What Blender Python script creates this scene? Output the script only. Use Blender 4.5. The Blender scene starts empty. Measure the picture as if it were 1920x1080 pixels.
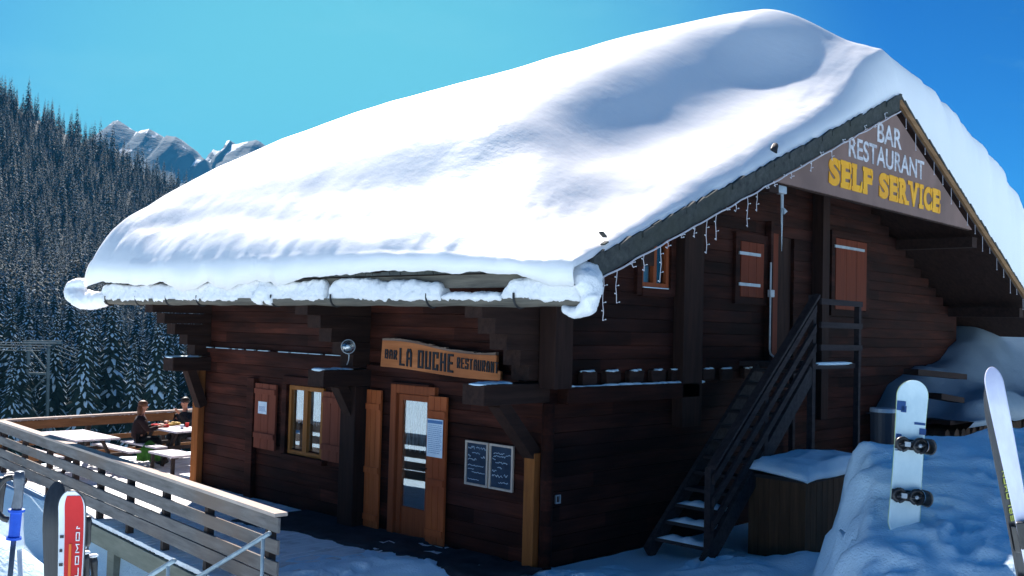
import bpy, math, random
import numpy as np
from mathutils import Vector, Matrix
R_ = math.radians
scene = bpy.context.scene
COL = scene.collection
rng = random.Random(7)

# ------------------------------------------------------------------ camera
FPX = 1855.0
def cam_axes(yaw, pitch, roll):
    cy, sy, cp, sp, cr, sr = math.cos(yaw), math.sin(yaw), math.cos(pitch), math.sin(pitch), math.cos(roll), math.sin(roll)
    f = np.array([sy*cp, cy*cp, sp]); r = np.array([cy, -sy, 0.0]); u = np.cross(r, f)
    return cr*r+sr*u, -sr*r+cr*u, f
CR, CU, CF = cam_axes(R_(46.05), R_(2.29), R_(1.47))
cd = bpy.data.cameras.new('camera'); cam = bpy.data.objects.new('camera', cd); COL.objects.link(cam)
cd.sensor_width = 36; cd.lens = 36*FPX/1920; cd.clip_start = 0.05; cd.clip_end = 20000
m = Matrix.Identity(4)
for i in range(3):
    m[i][0] = CR[i]; m[i][1] = CU[i]; m[i][2] = -CF[i]
cam.matrix_world = m
scene.camera = cam
def ray(u, v): return CF + CR*((u-960)/FPX) + CU*((540-v)/FPX)
def onX(u, v, X): d = ray(u, v); return d*(X/d[0])
def onY(u, v, Y): d = ray(u, v); return d*(Y/d[1])
def onZ(u, v, Z): d = ray(u, v); return d*(Z/d[2])
def proj(p):
    p = np.asarray(p, float); c = p@CF
    return 960+FPX*(p@CR)/c, 540-FPX*(p@CU)/c

# ------------------------------------------------------------------ world, sun, exposure
SUN_AZ, SUN_EL = R_(26), R_(40.5)
w = bpy.data.worlds.new('World'); scene.world = w; w.use_nodes = True
nt = w.node_tree; nt.nodes.clear()
out = nt.nodes.new('ShaderNodeOutputWorld'); bg = nt.nodes.new('ShaderNodeBackground')
sky = nt.nodes.new('ShaderNodeTexSky'); sky.sky_type = 'NISHITA'; sky.sun_disc = False
sky.sun_elevation = SUN_EL; sky.sun_rotation = SUN_AZ; sky.altitude = 1800; sky.air_density = 1.0; sky.dust_density = 0.6; sky.ozone_density = 2.0
hs = nt.nodes.new('ShaderNodeHueSaturation'); hs.inputs['Saturation'].default_value = 1.15; hs.inputs['Hue'].default_value = 0.49
sc0 = nt.nodes.new('ShaderNodeMix'); sc0.data_type = 'RGBA'; sc0.blend_type = 'MULTIPLY'; sc0.inputs[0].default_value = 1; sc0.inputs[7].default_value = (.12, .12, .12, 1)
gm = nt.nodes.new('ShaderNodeGamma'); gm.inputs[1].default_value = 1.25
mt = nt.nodes.new('ShaderNodeMix'); mt.data_type = 'RGBA'; mt.blend_type = 'MULTIPLY'; mt.inputs[0].default_value = 1
mt.inputs[7].default_value = (.36, 2.75, 5.3, 1)
tc = nt.nodes.new('ShaderNodeTexCoord'); mp = nt.nodes.new('ShaderNodeMapping'); mp.inputs['Scale'].default_value = (2.2, 2.2, 6)
nz = nt.nodes.new('ShaderNodeTexNoise'); nz.inputs['Scale'].default_value = 2.3; nz.inputs['Detail'].default_value = 6; nz.inputs['Roughness'].default_value = .6
cr = nt.nodes.new('ShaderNodeMapRange'); cr.inputs[1].default_value = .52; cr.inputs[2].default_value = .8; cr.inputs[4].default_value = .35
cl = nt.nodes.new('ShaderNodeMix'); cl.data_type = 'RGBA'; cl.inputs[7].default_value = (1.6, 4.4, 5.2, 1)
nt.links.new(tc.outputs['Generated'], mp.inputs[0]); nt.links.new(mp.outputs[0], nz.inputs[0]); nt.links.new(nz.outputs[0], cr.inputs[0])
nt.links.new(sky.outputs[0], sc0.inputs[6]); nt.links.new(sc0.outputs[2], gm.inputs[0]); nt.links.new(gm.outputs[0], hs.inputs['Color']); nt.links.new(hs.outputs[0], mt.inputs[6])
# pale cyan glow low in the sky on the sun's side
gd = nt.nodes.new('ShaderNodeVectorMath'); gd.operation = 'DOT_PRODUCT'; gv = Vector(tuple(ray(650, 410))).normalized(); gd.inputs[1].default_value = gv
nv = nt.nodes.new('ShaderNodeVectorMath'); nv.operation = 'NORMALIZE'; nt.links.new(tc.outputs['Generated'], nv.inputs[0]); nt.links.new(nv.outputs[0], gd.inputs[0])
gr = nt.nodes.new('ShaderNodeMapRange'); gr.interpolation_type = 'SMOOTHSTEP'; gr.inputs[1].default_value = math.cos(R_(32)); gr.inputs[2].default_value = math.cos(R_(4)); gr.inputs[4].default_value = .92
gx = nt.nodes.new('ShaderNodeMix'); gx.data_type = 'RGBA'; gx.inputs[7].default_value = (1.15, 4.25, 4.75, 1)
nt.links.new(gd.outputs['Value'], gr.inputs[0]); nt.links.new(gr.outputs[0], gx.inputs[0]); nt.links.new(mt.outputs[2], gx.inputs[6])
nt.links.new(gx.outputs[2], cl.inputs[6]); nt.links.new(cr.outputs[0], cl.inputs[0]); nt.links.new(cl.outputs[2], bg.inputs[0])
bg.inputs[1].default_value = 0.058
nt.links.new(bg.outputs[0], out.inputs[0])
sd = bpy.data.lights.new('sun', 'SUN'); sd.energy = 4.8; sd.angle = R_(0.5); sd.color = (1.0, .92, .85)
sun = bpy.data.objects.new('sun', sd); COL.objects.link(sun)
S = Vector((math.sin(SUN_AZ)*math.cos(SUN_EL), math.cos(SUN_AZ)*math.cos(SUN_EL), math.sin(SUN_EL)))
sun.rotation_euler = S.to_track_quat('Z', 'Y').to_euler(); sun.location = S*60
scene.view_settings.view_transform = 'Standard'; scene.view_settings.look = 'None'
scene.view_settings.exposure = 1.5; scene.view_settings.gamma = 1
scene.cycles.max_bounces = 6; scene.cycles.diffuse_bounces = 3; scene.cycles.transparent_max_bounces = 8

# ------------------------------------------------------------------ materials
def mat(name, base, rough=.7, spec=.3, metal=0):
    m = bpy.data.materials.new(name); m.use_nodes = True
    b = m.node_tree.nodes['Principled BSDF']
    b.inputs['Base Color'].default_value = (*base, 1); b.inputs['Roughness'].default_value = rough
    b.inputs['Specular IOR Level'].default_value = spec; b.inputs['Metallic'].default_value = metal
    return m
def nodes(m): return m.node_tree.nodes, m.node_tree.links, m.node_tree.nodes['Principled BSDF']
def noisy(name, c1, c2, scale=(3, 3, 3), rough=.75, bump=.3, bscale=None, detail=6, lo=.35, hi=.65, spec=.25, dist=.02, metal=0, c3=None):
    """procedural two/three-tone noise material; scale stretches it along the grain"""
    m = mat(name, c1, rough, spec, metal); N, L, B = nodes(m)
    tc = N.new('ShaderNodeTexCoord'); mp = N.new('ShaderNodeMapping'); mp.inputs['Scale'].default_value = scale
    nz = N.new('ShaderNodeTexNoise'); nz.inputs['Scale'].default_value = 1; nz.inputs['Detail'].default_value = detail; nz.inputs['Roughness'].default_value = .65
    rp = N.new('ShaderNodeValToRGB'); rp.color_ramp.elements[0].position = lo; rp.color_ramp.elements[1].position = hi
    rp.color_ramp.elements[0].color = (*c1, 1); rp.color_ramp.elements[1].color = (*c2, 1)
    L.new(tc.outputs['Object'], mp.inputs[0]); L.new(mp.outputs[0], nz.inputs[0]); L.new(nz.outputs[0], rp.inputs[0])
    colout = rp.outputs[0]
    if c3:
        n3 = N.new('ShaderNodeTexNoise'); n3.inputs['Scale'].default_value = .8; n3.inputs['Detail'].default_value = 5
        r3 = N.new('ShaderNodeMapRange'); r3.inputs[1].default_value = .48; r3.inputs[2].default_value = .72
        mx = N.new('ShaderNodeMix'); mx.data_type = 'RGBA'; mx.inputs[7].default_value = (*c3, 1)
        L.new(tc.outputs['Object'], n3.inputs[0]); L.new(n3.outputs[0], r3.inputs[0]); L.new(r3.outputs[0], mx.inputs[0]); L.new(colout, mx.inputs[6])
        colout = mx.outputs[2]
    L.new(colout, B.inputs['Base Color'])
    if bump:
        bp = N.new('ShaderNodeBump'); bp.inputs['Strength'].default_value = bump; bp.inputs['Distance'].default_value = dist
        src = nz.outputs[0]
        if bscale:
            mp2 = N.new('ShaderNodeMapping'); mp2.inputs['Scale'].default_value = bscale
            nb = N.new('ShaderNodeTexNoise'); nb.inputs['Scale'].default_value = 1; nb.inputs['Detail'].default_value = 5
            L.new(tc.outputs['Object'], mp2.inputs[0]); L.new(mp2.outputs[0], nb.inputs[0]); src = nb.outputs[0]
        L.new(src, bp.inputs['Height']); L.new(bp.outputs[0], B.inputs['Normal'])
    return m
def wood(name, c1, c2, axis='X', c3=None, fine=26, rough=.8, bump=.5):
    s = {'X': (1.2, fine, fine), 'Y': (fine, 1.2, fine), 'Z': (fine, fine, 1.2)}[axis]
    return noisy(name, c1, c2, s, rough, bump, lo=.3, hi=.7, c3=c3, dist=.01, spec=.12)
DK1, DK2, DK3 = (.022, .0065, .0045), (.064, .018, .011), (.036, .014, .012)
M = {}
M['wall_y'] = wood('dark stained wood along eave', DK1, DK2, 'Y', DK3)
M['wall_x'] = wood('dark stained wood along gable', tuple(c*.62 for c in DK1), tuple(c*.62 for c in DK2), 'X', tuple(c*.62 for c in DK3))  # eave stain darkened further, putting the gable's shade into the colour
M['beam'] = wood('almost black beam wood', (.017, .009, .008), (.042, .022, .017), 'X', fine=14)
M['beam_z'] = wood('almost black post wood', (.015, .008, .007), (.038, .019, .015), 'Z', fine=14)
M['shutter'] = wood('red brown shutter wood', (.34, .080, .024), (.50, .135, .042), 'Z', (.28, .06, .02), fine=18, rough=.6, bump=.25)
M['shutter_dull'] = wood('dull plum brown shutter wood', (.16, .042, .024), (.23, .065, .036), 'Z', fine=18, rough=.7, bump=.25)
M['shutter_up'] = wood('faded red shutter wood', (.105, .023, .011), (.155, .036, .017), 'Z', fine=18, rough=.7, bump=.25)
M['honey'] = wood('honey coloured frame wood', (.24, .085, .016), (.38, .14, .028), 'Z', fine=20, rough=.45, bump=.15)
M['door'] = wood('brown door wood', (.20, .048, .018), (.32, .085, .03), 'Z', fine=18, rough=.6, bump=.2)
M['post_orange'] = wood('raw orange post wood', (.20, .065, .018), (.34, .125, .035), 'Z', (.15, .05, .02), fine=12, bump=.3)  # lighter and more orange than the other posts
M['sign'] = wood('orange carved sign wood', (.36, .12, .042), (.56, .205, .08), 'Y', (.33, .11, .045), fine=16, bump=.6)
M['sign_edge'] = wood('grey brown bark edge', (.10, .06, .045), (.28, .2, .16), 'Y', fine=20)
M['black'] = mat('black paint', (.008, .009, .014), .6)
M['grey_y'] = wood('weathered grey plank', (.105, .098, .096), (.215, .20, .195), 'Y', (.18, .135, .11), fine=16, bump=.4)
M['grey_x'] = wood('weathered grey brown plank', (.13, .10, .08), (.24, .18, .14), 'X', fine=16, bump=.4)
M['rail_brown'] = wood('brown railing wood', (.16, .075, .035), (.27, .13, .06), 'X', fine=16, bump=.3)
M['cap'] = wood('pale rail cap wood', (.34, .27, .24), (.50, .42, .37), 'Y', fine=14, bump=.3)
M['deckw'] = noisy('packed snow on deck planks', (.62, .60, .60), (.86, .86, .88), (2.5, 2.5, 2.5), .7, .4, lo=.35, hi=.5, c3=(.74, .74, .76))
M['fascia'] = wood('pale grey green fascia board', (.16, .165, .13), (.25, .25, .20), 'Y', fine=12, bump=.3)
M['concrete'] = noisy('grey concrete', (.25, .27, .31), (.36, .38, .43), (5, 5, 5), .9, .3)
M['shingle'] = noisy('charcoal wood shingle', (.028, .033, .035), (.085, .09, .085), (9, 3, 9), .9, .8, lo=.3, hi=.75, dist=.02, c3=(.05, .055, .045))
M['gutterw'] = wood('grey wooden gutter', (.065, .062, .055), (.17, .155, .13), 'Y', fine=14, bump=.7)
M['barge'] = wood('tan barge board', (.16, .085, .04), (.30, .17, .085), 'X', fine=16, bump=.4)
M['panel'] = noisy('grey brown painted panel', (.20, .125, .105), (.245, .155, .132), (2, 2, .8), .75, .1, lo=.3, hi=.7, c3=(.165, .105, .09))
M['white'] = mat('white paint', (.78, .78, .80), .6)
M['white_letter'] = noisy('worn white lettering', (.40, .39, .42), (.68, .67, .70), (3, 3, 8), .6, 0, lo=.4, hi=.55)
M['yellow'] = noisy('yellow lettering', (.80, .34, .008), (.92, .46, .012), (2, 2, 2), .5, 0)
M['slate'] = noisy('blue black chalkboard slate', (.018, .032, .06), (.035, .06, .10), (4, 4, 4), .8, .05)
M['chalk'] = mat('chalk', (.42, .52, .62), .9)
M['paleframe'] = wood('pale chalkboard frame', (.45, .36, .30), (.62, .52, .44), 'Z', fine=20, bump=.1)
M['paper'] = noisy('pale printed paper', (.62, .74, .86), (.80, .88, .95), (4, 4, 4), .8, 0)
M['ink'] = mat('printed ink', (.10, .22, .45), .8)
M['iron'] = noisy('dark iron', (.02, .022, .025), (.05, .05, .055), (12, 12, 12), .55, .2, metal=.4)
M['steel'] = noisy('galvanised rail paint', (.22, .30, .36), (.32, .40, .46), (8, 8, 8), .5, .1, metal=.2)
M['grey_metal'] = noisy('pale grey metal', (.30, .34, .38), (.42, .47, .52), (8, 8, 8), .45, .1, metal=.3)
M['pylon'] = noisy('dull galvanised pylon', (.09, .13, .14), (.16, .20, .21), (2, 2, 2), .7, .1)
M['wire'] = mat('pale cable plastic', (.55, .52, .56), .5)
M['bulb'] = mat('clear bulb plastic', (.75, .78, .82), .25, .6)
M['plastic'] = noisy('black plastic', (.012, .012, .014), (.03, .03, .034), (20, 20, 20), .4, .1, spec=.5)
M['stair'] = wood('slate blue grey stair wood', (.020, .016, .018), (.044, .035, .038), 'X', fine=14, bump=.4)
M['stair_dark'] = wood('dark stair tread wood', (.02, .018, .02), (.05, .045, .05), 'Y', fine=14, bump=.4)
M['crate'] = wood('brown bin boards', (.055, .030, .017), (.11, .06, .034), 'Z', fine=12, bump=.5)
M['logend'] = noisy('firewood', (.02, .012, .008), (.07, .04, .025), (6, 6, 6), .9, .5)
M['rubber'] = mat('dark grey bin plastic', (.03, .034, .045), .5, .4)
M['fabric_dark'] = noisy('dark jacket cloth', (.010, .011, .016), (.022, .024, .034), (14, 14, 14), .9, .2)
M['fabric_wine'] = noisy('dark brown jacket cloth', (.020, .010, .010), (.036, .018, .018), (14, 14, 14), .9, .2)
M['trousers'] = noisy('black trouser cloth', (.008, .008, .010), (.018, .018, .02), (14, 14, 14), .9, .2)
M['skin'] = noisy('skin', (.42, .20, .13), (.50, .25, .17), (20, 20, 20), .5, 0)
M['hair_red'] = noisy('red brown hair', (.09, .03, .014), (.18, .07, .03), (60, 60, 10), .5, .4)
M['hair_dark'] = noisy('dark hair', (.015, .010, .008), (.04, .028, .02), (60, 60, 10), .5, .4)
M['green'] = noisy('green quilted cloth', (.03, .12, .015), (.07, .22, .03), (9, 9, 9), .9, .6)
M['redcloth'] = noisy('red knitted wool', (.5, .02, .02), (.7, .05, .05), (30, 30, 30), .9, .4)
M['yellowcloth'] = noisy('yellow food tray', (.7, .45, .08), (.8, .6, .2), (30, 30, 30), .7, .3)
M['table'] = wood('snow bleached table planks', (.40, .36, .40), (.74, .72, .76), 'Y', fine=9, bump=.3)
M['darkleg'] = wood('dark table frame', (.03, .022, .02), (.06, .045, .04), 'Y', fine=12)
M['ski_red'] = noisy('glossy red ski topsheet', (.50, .008, .012), (.60, .014, .018), (6, 6, 6), .4, 0, spec=.3)
M['ski_black'] = noisy('scratched black ski base', (.018, .020, .026), (.035, .038, .045), (40, 40, 3), .35, .15, spec=.5)
M['ski_white'] = noisy('scuffed white ski sheet', (.55, .60, .66), (.76, .80, .86), (9, 9, 3), .35, .05, spec=.5)
M['ski_lilac'] = noisy('pale lilac ski base', (.62, .62, .82), (.78, .80, .94), (9, 9, 3), .4, .05, spec=.4)
M['orange'] = mat('orange print', (.75, .16, .02), .4)
M['olive'] = mat('yellow green print', (.45, .50, .10), .4)
M['board'] = noisy('pale blue snowboard sheet', (.46, .62, .70), (.64, .78, .84), (4, 4, 2.5), .4, .05, lo=.3, hi=.7)
M['board_edge'] = mat('lime board edge', (.40, .50, .18), .4)
M['board_blue'] = mat('dark blue print', (.02, .07, .22), .5)
M['blue'] = noisy('bright blue grip rubber', (.01, .07, .50), (.02, .11, .62), (20, 20, 20), .55, .2)
M['alu'] = noisy('grey pole shaft', (.10, .12, .15), (.18, .20, .24), (20, 20, 20), .35, 0, metal=.5)
M['rock'] = noisy('mountain rock', (.05, .065, .09), (.13, .15, .18), (.012, .012, .02), .9, .8, lo=.35, hi=.65, dist=20)
M['bark'] = noisy('spruce bark', (.03, .022, .018), (.07, .05, .04), (8, 8, 2), .9, .5)
M['needles'] = noisy('spruce needles', (.007, .017, .013), (.020, .036, .026), (.7, .7, .7), .85, 0, lo=.3, hi=.7)
M['dark'] = mat('dark interior plaster', (.05, .035, .03), .9)
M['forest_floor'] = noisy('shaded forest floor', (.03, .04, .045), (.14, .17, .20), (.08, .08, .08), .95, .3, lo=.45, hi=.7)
M['wetpath'] = noisy('dark trodden wet boards', (.022, .02, .024), (.05, .047, .055), (3, 3, 3), .8, .4)  # dark grey noise for the strip along the door wall
M['lace'] = None

def board_tone(m, axis):
    N, L, B = nodes(m); tc = N.new('ShaderNodeTexCoord'); sp = N.new('ShaderNodeSeparateXYZ'); L.new(tc.outputs['Object'], sp.inputs[0])
    dz = N.new('ShaderNodeMath'); dz.operation = 'DIVIDE'; dz.inputs[1].default_value = .19; az = N.new('ShaderNodeMath'); az.operation = 'ADD'; az.inputs[1].default_value = .15/.19+20
    L.new(sp.outputs[2], dz.inputs[0]); L.new(dz.outputs[0], az.inputs[0]); fz = N.new('ShaderNodeMath'); fz.operation = 'FLOOR'; L.new(az.outputs[0], fz.inputs[0])
    # boards change along the wall every couple of metres, offset from row to row
    of = N.new('ShaderNodeMath'); of.operation = 'MULTIPLY'; of.inputs[1].default_value = .37; L.new(fz.outputs[0], of.inputs[0])
    dl = N.new('ShaderNodeMath'); dl.operation = 'DIVIDE'; dl.inputs[1].default_value = 2.6; L.new(sp.outputs[0 if axis == 'X' else 1], dl.inputs[0])
    ad = N.new('ShaderNodeMath'); ad.operation = 'ADD'; L.new(dl.outputs[0], ad.inputs[0]); L.new(of.outputs[0], ad.inputs[1]); fl_ = N.new('ShaderNodeMath'); fl_.operation = 'FLOOR'; L.new(ad.outputs[0], fl_.inputs[0])
    cb = N.new('ShaderNodeCombineXYZ'); L.new(fz.outputs[0], cb.inputs[0]); L.new(fl_.outputs[0], cb.inputs[1]); wn_ = N.new('ShaderNodeTexWhiteNoise'); wn_.noise_dimensions = '2D'; L.new(cb.outputs[0], wn_.inputs['Vector'])
    mr = N.new('ShaderNodeMapRange'); mr.inputs[3].default_value = .5; mr.inputs[4].default_value = 1.25; L.new(wn_.outputs['Value'], mr.inputs[0])
    st = N.new('ShaderNodeTexNoise'); mp2 = N.new('ShaderNodeMapping'); mp2.inputs['Scale'].default_value = (.9, .9, 5); st.inputs['Scale'].default_value = 1; st.inputs['Detail'].default_value = 7
    L.new(tc.outputs['Object'], mp2.inputs[0]); L.new(mp2.outputs[0], st.inputs[0]); m2 = N.new('ShaderNodeMapRange'); m2.inputs[1].default_value = .35; m2.inputs[2].default_value = .7; m2.inputs[3].default_value = .6; m2.inputs[4].default_value = 1.7; L.new(st.outputs[0], m2.inputs[0])
    mm = N.new('ShaderNodeMath'); mm.operation = 'MULTIPLY'; L.new(mr.outputs[0], mm.inputs[0]); L.new(m2.outputs[0], mm.inputs[1])
    src = B.inputs['Base Color'].links[0].from_socket; vm = N.new('ShaderNodeVectorMath'); vm.operation = 'SCALE'; L.new(src, vm.inputs[0]); L.new(mm.outputs[0], vm.inputs['Scale']); L.new(vm.outputs[0], B.inputs['Base Color'])
board_tone(M['wall_y'], 'Y'); board_tone(M['wall_x'], 'X')
def snow_mat(name, ripple=False, c=(.66, .83, .94), sss=0):
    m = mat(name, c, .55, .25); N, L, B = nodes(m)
    tc = N.new('ShaderNodeTexCoord')
    n1 = N.new('ShaderNodeTexNoise'); n1.inputs['Scale'].default_value = 1.6; n1.inputs['Detail'].default_value = 8; n1.inputs['Roughness'].default_value = .55
    n2 = N.new('ShaderNodeTexNoise'); n2.inputs['Scale'].default_value = 38; n2.inputs['Detail'].default_value = 3
    b1 = N.new('ShaderNodeBump'); b1.inputs['Strength'].default_value = .35 if not ripple else .10; b1.inputs['Distance'].default_value = .12
    b2 = N.new('ShaderNodeBump'); b2.inputs['Strength'].default_value = .6 if not ripple else .18; b2.inputs['Distance'].default_value = .014 if not ripple else .008
    L.new(tc.outputs['Object'], n1.inputs[0]); L.new(tc.outputs['Object'], n2.inputs[0])
    L.new(n1.outputs[0], b1.inputs['Height']); L.new(n2.outputs[0], b2.inputs['Height']); L.new(b1.outputs[0], b2.inputs['Normal'])
    last = b2
    if sss:
        B.inputs['Subsurface Weight'].default_value = sss; B.inputs['Subsurface Radius'].default_value = (1, 1, 1); B.inputs['Subsurface Scale'].default_value = .16
    if ripple:
        mp = N.new('ShaderNodeMapping'); mp.inputs['Scale'].default_value = (7.5, 2.2, 1); mp.inputs['Rotation'].default_value = (0, 0, R_(20))
        n3 = N.new('ShaderNodeTexNoise'); n3.inputs['Scale'].default_value = 1.3; n3.inputs['Detail'].default_value = 3
        b3 = N.new('ShaderNodeBump'); b3.inputs['Strength'].default_value = .11; b3.inputs['Distance'].default_value = .05
        L.new(tc.outputs['Object'], mp.inputs[0]); L.new(mp.outputs[0], n3.inputs[0]); L.new(n3.outputs[0], b3.inputs['Height']); L.new(b2.outputs[0], b3.inputs['Normal'])
        last = b3
    L.new(last.outputs[0], B.inputs['Normal'])
    return m
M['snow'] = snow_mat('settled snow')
M['snow_dirty'] = snow_mat('grey snow slid from the roof', False, (.20, .26, .32))  # greyed base colour stands in for the shade on the drift
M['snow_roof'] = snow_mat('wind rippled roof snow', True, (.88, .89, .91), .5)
M['snow_gutter'] = snow_mat('crusted gutter snow', False, (.88, .89, .91), .5)
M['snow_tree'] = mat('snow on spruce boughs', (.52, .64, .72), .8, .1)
# ground snow, slightly greyer where trodden
def glass_mat(name, gloss=.20, tint=(.9, .95, 1)):
    m = bpy.data.materials.new(name); m.use_nodes = True; N = m.node_tree.nodes; L = m.node_tree.links; N.clear()
    o = N.new('ShaderNodeOutputMaterial'); g = N.new('ShaderNodeBsdfGlossy'); t = N.new('ShaderNodeBsdfTransparent'); x = N.new('ShaderNodeMixShader')
    g.inputs['Roughness'].default_value = .02; g.inputs['Color'].default_value = (*tint, 1); t.inputs['Color'].default_value = (.85, .9, .9, 1)
    x.inputs[0].default_value = gloss
    L.new(t.outputs[0], x.inputs[1]); L.new(g.outputs[0], x.inputs[2]); L.new(x.outputs[0], o.inputs[0]); return m
M['glass'] = glass_mat('reflective window glass')
M['glass_up'] = glass_mat('dim upper window glass', .07)
M['curtain_blue'] = noisy('grey blue curtain', (.10, .13, .17), (.16, .20, .25), (30, 30, 2), .9, .2)
def lace_mat():
    m = bpy.data.materials.new('lace curtain'); m.use_nodes = True; N = m.node_tree.nodes; L = m.node_tree.links; B = N['Principled BSDF']; o = N['Material Output']
    B.inputs['Base Color'].default_value = (.42, .50, .60, 1); B.inputs['Roughness'].default_value = .9
    tc = N.new('ShaderNodeTexCoord'); mp = N.new('ShaderNodeMapping'); mp.inputs['Scale'].default_value = (1, 75, 3)
    v = N.new('ShaderNodeTexNoise'); v.inputs['Scale'].default_value = 1; r = N.new('ShaderNodeMapRange'); r.inputs[1].default_value = .42; r.inputs[2].default_value = .6; r.inputs[3].default_value = .25; r.inputs[4].default_value = .9
    t = N.new('ShaderNodeBsdfTransparent'); x = N.new('ShaderNodeMixShader')
    L.new(tc.outputs['Object'], mp.inputs[0]); L.new(mp.outputs[0], v.inputs[0]); L.new(v.outputs[0], r.inputs[0]); L.new(r.outputs[0], x.inputs[0])
    L.new(t.outputs[0], x.inputs[1]); L.new(B.outputs[0], x.inputs[2]); L.new(x.outputs[0], o.inputs[0]); return m
M['lace'] = lace_mat()
def ice_mat():
    m = mat('clear ice', (.75, .85, .92), .12, .6); B = m.node_tree.nodes['Principled BSDF']; B.inputs['Transmission Weight'].default_value = .6; B.inputs['IOR'].default_value = 1.3; return m
M['ice'] = ice_mat()

# ------------------------------------------------------------------ mesh builder
LOC = {}
class MB:
    def __init__(s): s.v = []; s.f = []
    def add(s, vs, fs):
        n = len(s.v); s.v += [tuple(map(float, p)) for p in vs]; s.f += [tuple(i+n for i in f) for f in fs]; return s
    def box(s, a, b, wob=0):
        x0, y0, z0 = (min(a[i], b[i]) for i in range(3)); x1, y1, z1 = (max(a[i], b[i]) for i in range(3))
        vs = [(x, y, z) for x in (x0, x1) for y in (y0, y1) for z in (z0, z1)]
        if wob: vs = [(x+rng.uniform(-wob, wob), y+rng.uniform(-wob, wob), z+rng.uniform(-wob, wob)) for x, y, z in vs]
        return s.add(vs, [(0, 1, 3, 2), (4, 6, 7, 5), (0, 4, 5, 1), (2, 3, 7, 6), (0, 2, 6, 4), (1, 5, 7, 3)])
    def bar(s, p, q, w, h, up=(0, 0, 1)):
        p = Vector(p); q = Vector(q); d = (q-p).normalized(); up = Vector(up)
        if abs(d.dot(up)) > .98: up = Vector((1, 0, 0))
        sx = d.cross(up).normalized(); u = sx.cross(d).normalized()
        vs = [c+sx*a*w/2+u*b*h/2 for c in (p, q) for a, b in ((-1, -1), (1, -1), (1, 1), (-1, 1))]
        return s.add(vs, [(0, 1, 2, 3), (7, 6, 5, 4), (0, 4, 5, 1), (1, 5, 6, 2), (2, 6, 7, 3), (3, 7, 4, 0)])
    def tube(s, pts, r, n=8, cap=True, sq=(1, 1)):
        pts = [Vector(p) for p in pts]; k = len(pts); rr = r if isinstance(r, (list, tuple)) else [r]*k
        d0 = (pts[1]-pts[0]).normalized(); ref = Vector((0, 0, 1)) if abs(d0.z) < .9 else Vector((1, 0, 0))
        vs = []
        for i, p in enumerate(pts):
            d = (pts[min(i+1, k-1)]-pts[max(i-1, 0)]).normalized()
            a = d.cross(ref)
            if a.length < 1e-4: a = d.cross(Vector((0, 1, 0)))
            a.normalize(); b = a.cross(d).normalized()
            for j in range(n):
                t = 2*math.pi*j/n; vs.append(p+(a*math.cos(t)*sq[0]+b*math.sin(t)*sq[1])*rr[i])
        fs = [(i*n+j, i*n+(j+1) % n, (i+1)*n+(j+1) % n, (i+1)*n+j) for i in range(k-1) for j in range(n)]
        if cap: fs += [tuple(range(n-1, -1, -1)), tuple(range((k-1)*n, k*n))]
        return s.add(vs, fs)
    def ball(s, c, r, n=12, mth=8, wob=0):
        r = r if isinstance(r, (list, tuple)) else (r, r, r); vs = []
        for i in range(mth+1):
            a = math.pi*i/mth
            for j in range(n):
                b = 2*math.pi*j/n; q = 1+(rng.uniform(-wob, wob) if 0 < i < mth else 0)
                vs.append((c[0]+r[0]*q*math.sin(a)*math.cos(b), c[1]+r[1]*q*math.sin(a)*math.sin(b), c[2]+r[2]*q*math.cos(a)))
        return s.add(vs, [(i*n+j, (i+1)*n+j, (i+1)*n+(j+1) % n, i*n+(j+1) % n) for i in range(mth) for j in range(n)])
    def prism(s, poly, d):
        """poly: 3D points of a flat outline; d: extrusion vector"""
        n = len(poly); d = Vector(d); vs = [Vector(p) for p in poly]+[Vector(p)+d for p in poly]
        return s.add(vs, [tuple(range(n)), tuple(range(2*n-1, n-1, -1))]+[(i, i+n, (i+1) % n+n, (i+1) % n) for i in range(n)])
    def grid(s, P):
        """P[i][j] array of 3D points"""
        ni, nj = len(P), len(P[0]); vs = [P[i][j] for i in range(ni) for j in range(nj)]
        return s.add(vs, [(i*nj+j, (i+1)*nj+j, (i+1)*nj+j+1, i*nj+j+1) for i in range(ni-1) for j in range(nj-1)])
    def transform(s, Mx):
        s.v = [tuple(Mx @ Vector(p)) for p in s.v]; return s
def wloc(o):
    l = Vector((0, 0, 0))
    while o: l = l+o.location; o = o.parent
    return l
def fixnormals(me):
    import bmesh
    bm = bmesh.new(); bm.from_mesh(me); bmesh.ops.recalc_face_normals(bm, faces=bm.faces); bm.to_mesh(me); bm.free()
def obj(name, mb, material, parent=None, smooth=False, world=True, bevel=0, fix=True, origin=None):
    me = bpy.data.meshes.new(name); off = Vector((0, 0, 0))
    if parent is not None and world: off = wloc(parent)
    if parent is None and origin is not None: off = Vector(origin)
    me.from_pydata([tuple(Vector(p)-off) for p in mb.v], [], mb.f)
    if fix: fixnormals(me)
    me.materials.append(material if not isinstance(material, str) else M[material])
    if smooth: me.polygons.foreach_set('use_smooth', [True]*len(me.polygons))
    o = bpy.data.objects.new(name, me); COL.objects.link(o)
    if parent is not None: o.parent = parent
    elif origin is not None: o.location = off
    if bevel:
        b = o.modifiers.new('bevel', 'BEVEL'); b.width = bevel; b.segments = 2; b.limit_method = 'ANGLE'
    return o
def tag(o, label=None, cat=None, group=None, kind=None):
    for k, v in (('label', label), ('category', cat), ('group', group), ('kind', kind)):
        if v: o[k] = v
    return o
def thing(name, label, cat, loc=(0, 0, 0), group=None):
    o = bpy.data.objects.new(name, None); COL.objects.link(o); o.location = loc; o.empty_display_size = .2
    return tag(o, label, cat, group)
def copy_tree(o, parent=None):
    c = o.copy(); COL.objects.link(c); c.parent = parent
    for ch in o.children: copy_tree(ch, c)
    return c
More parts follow.
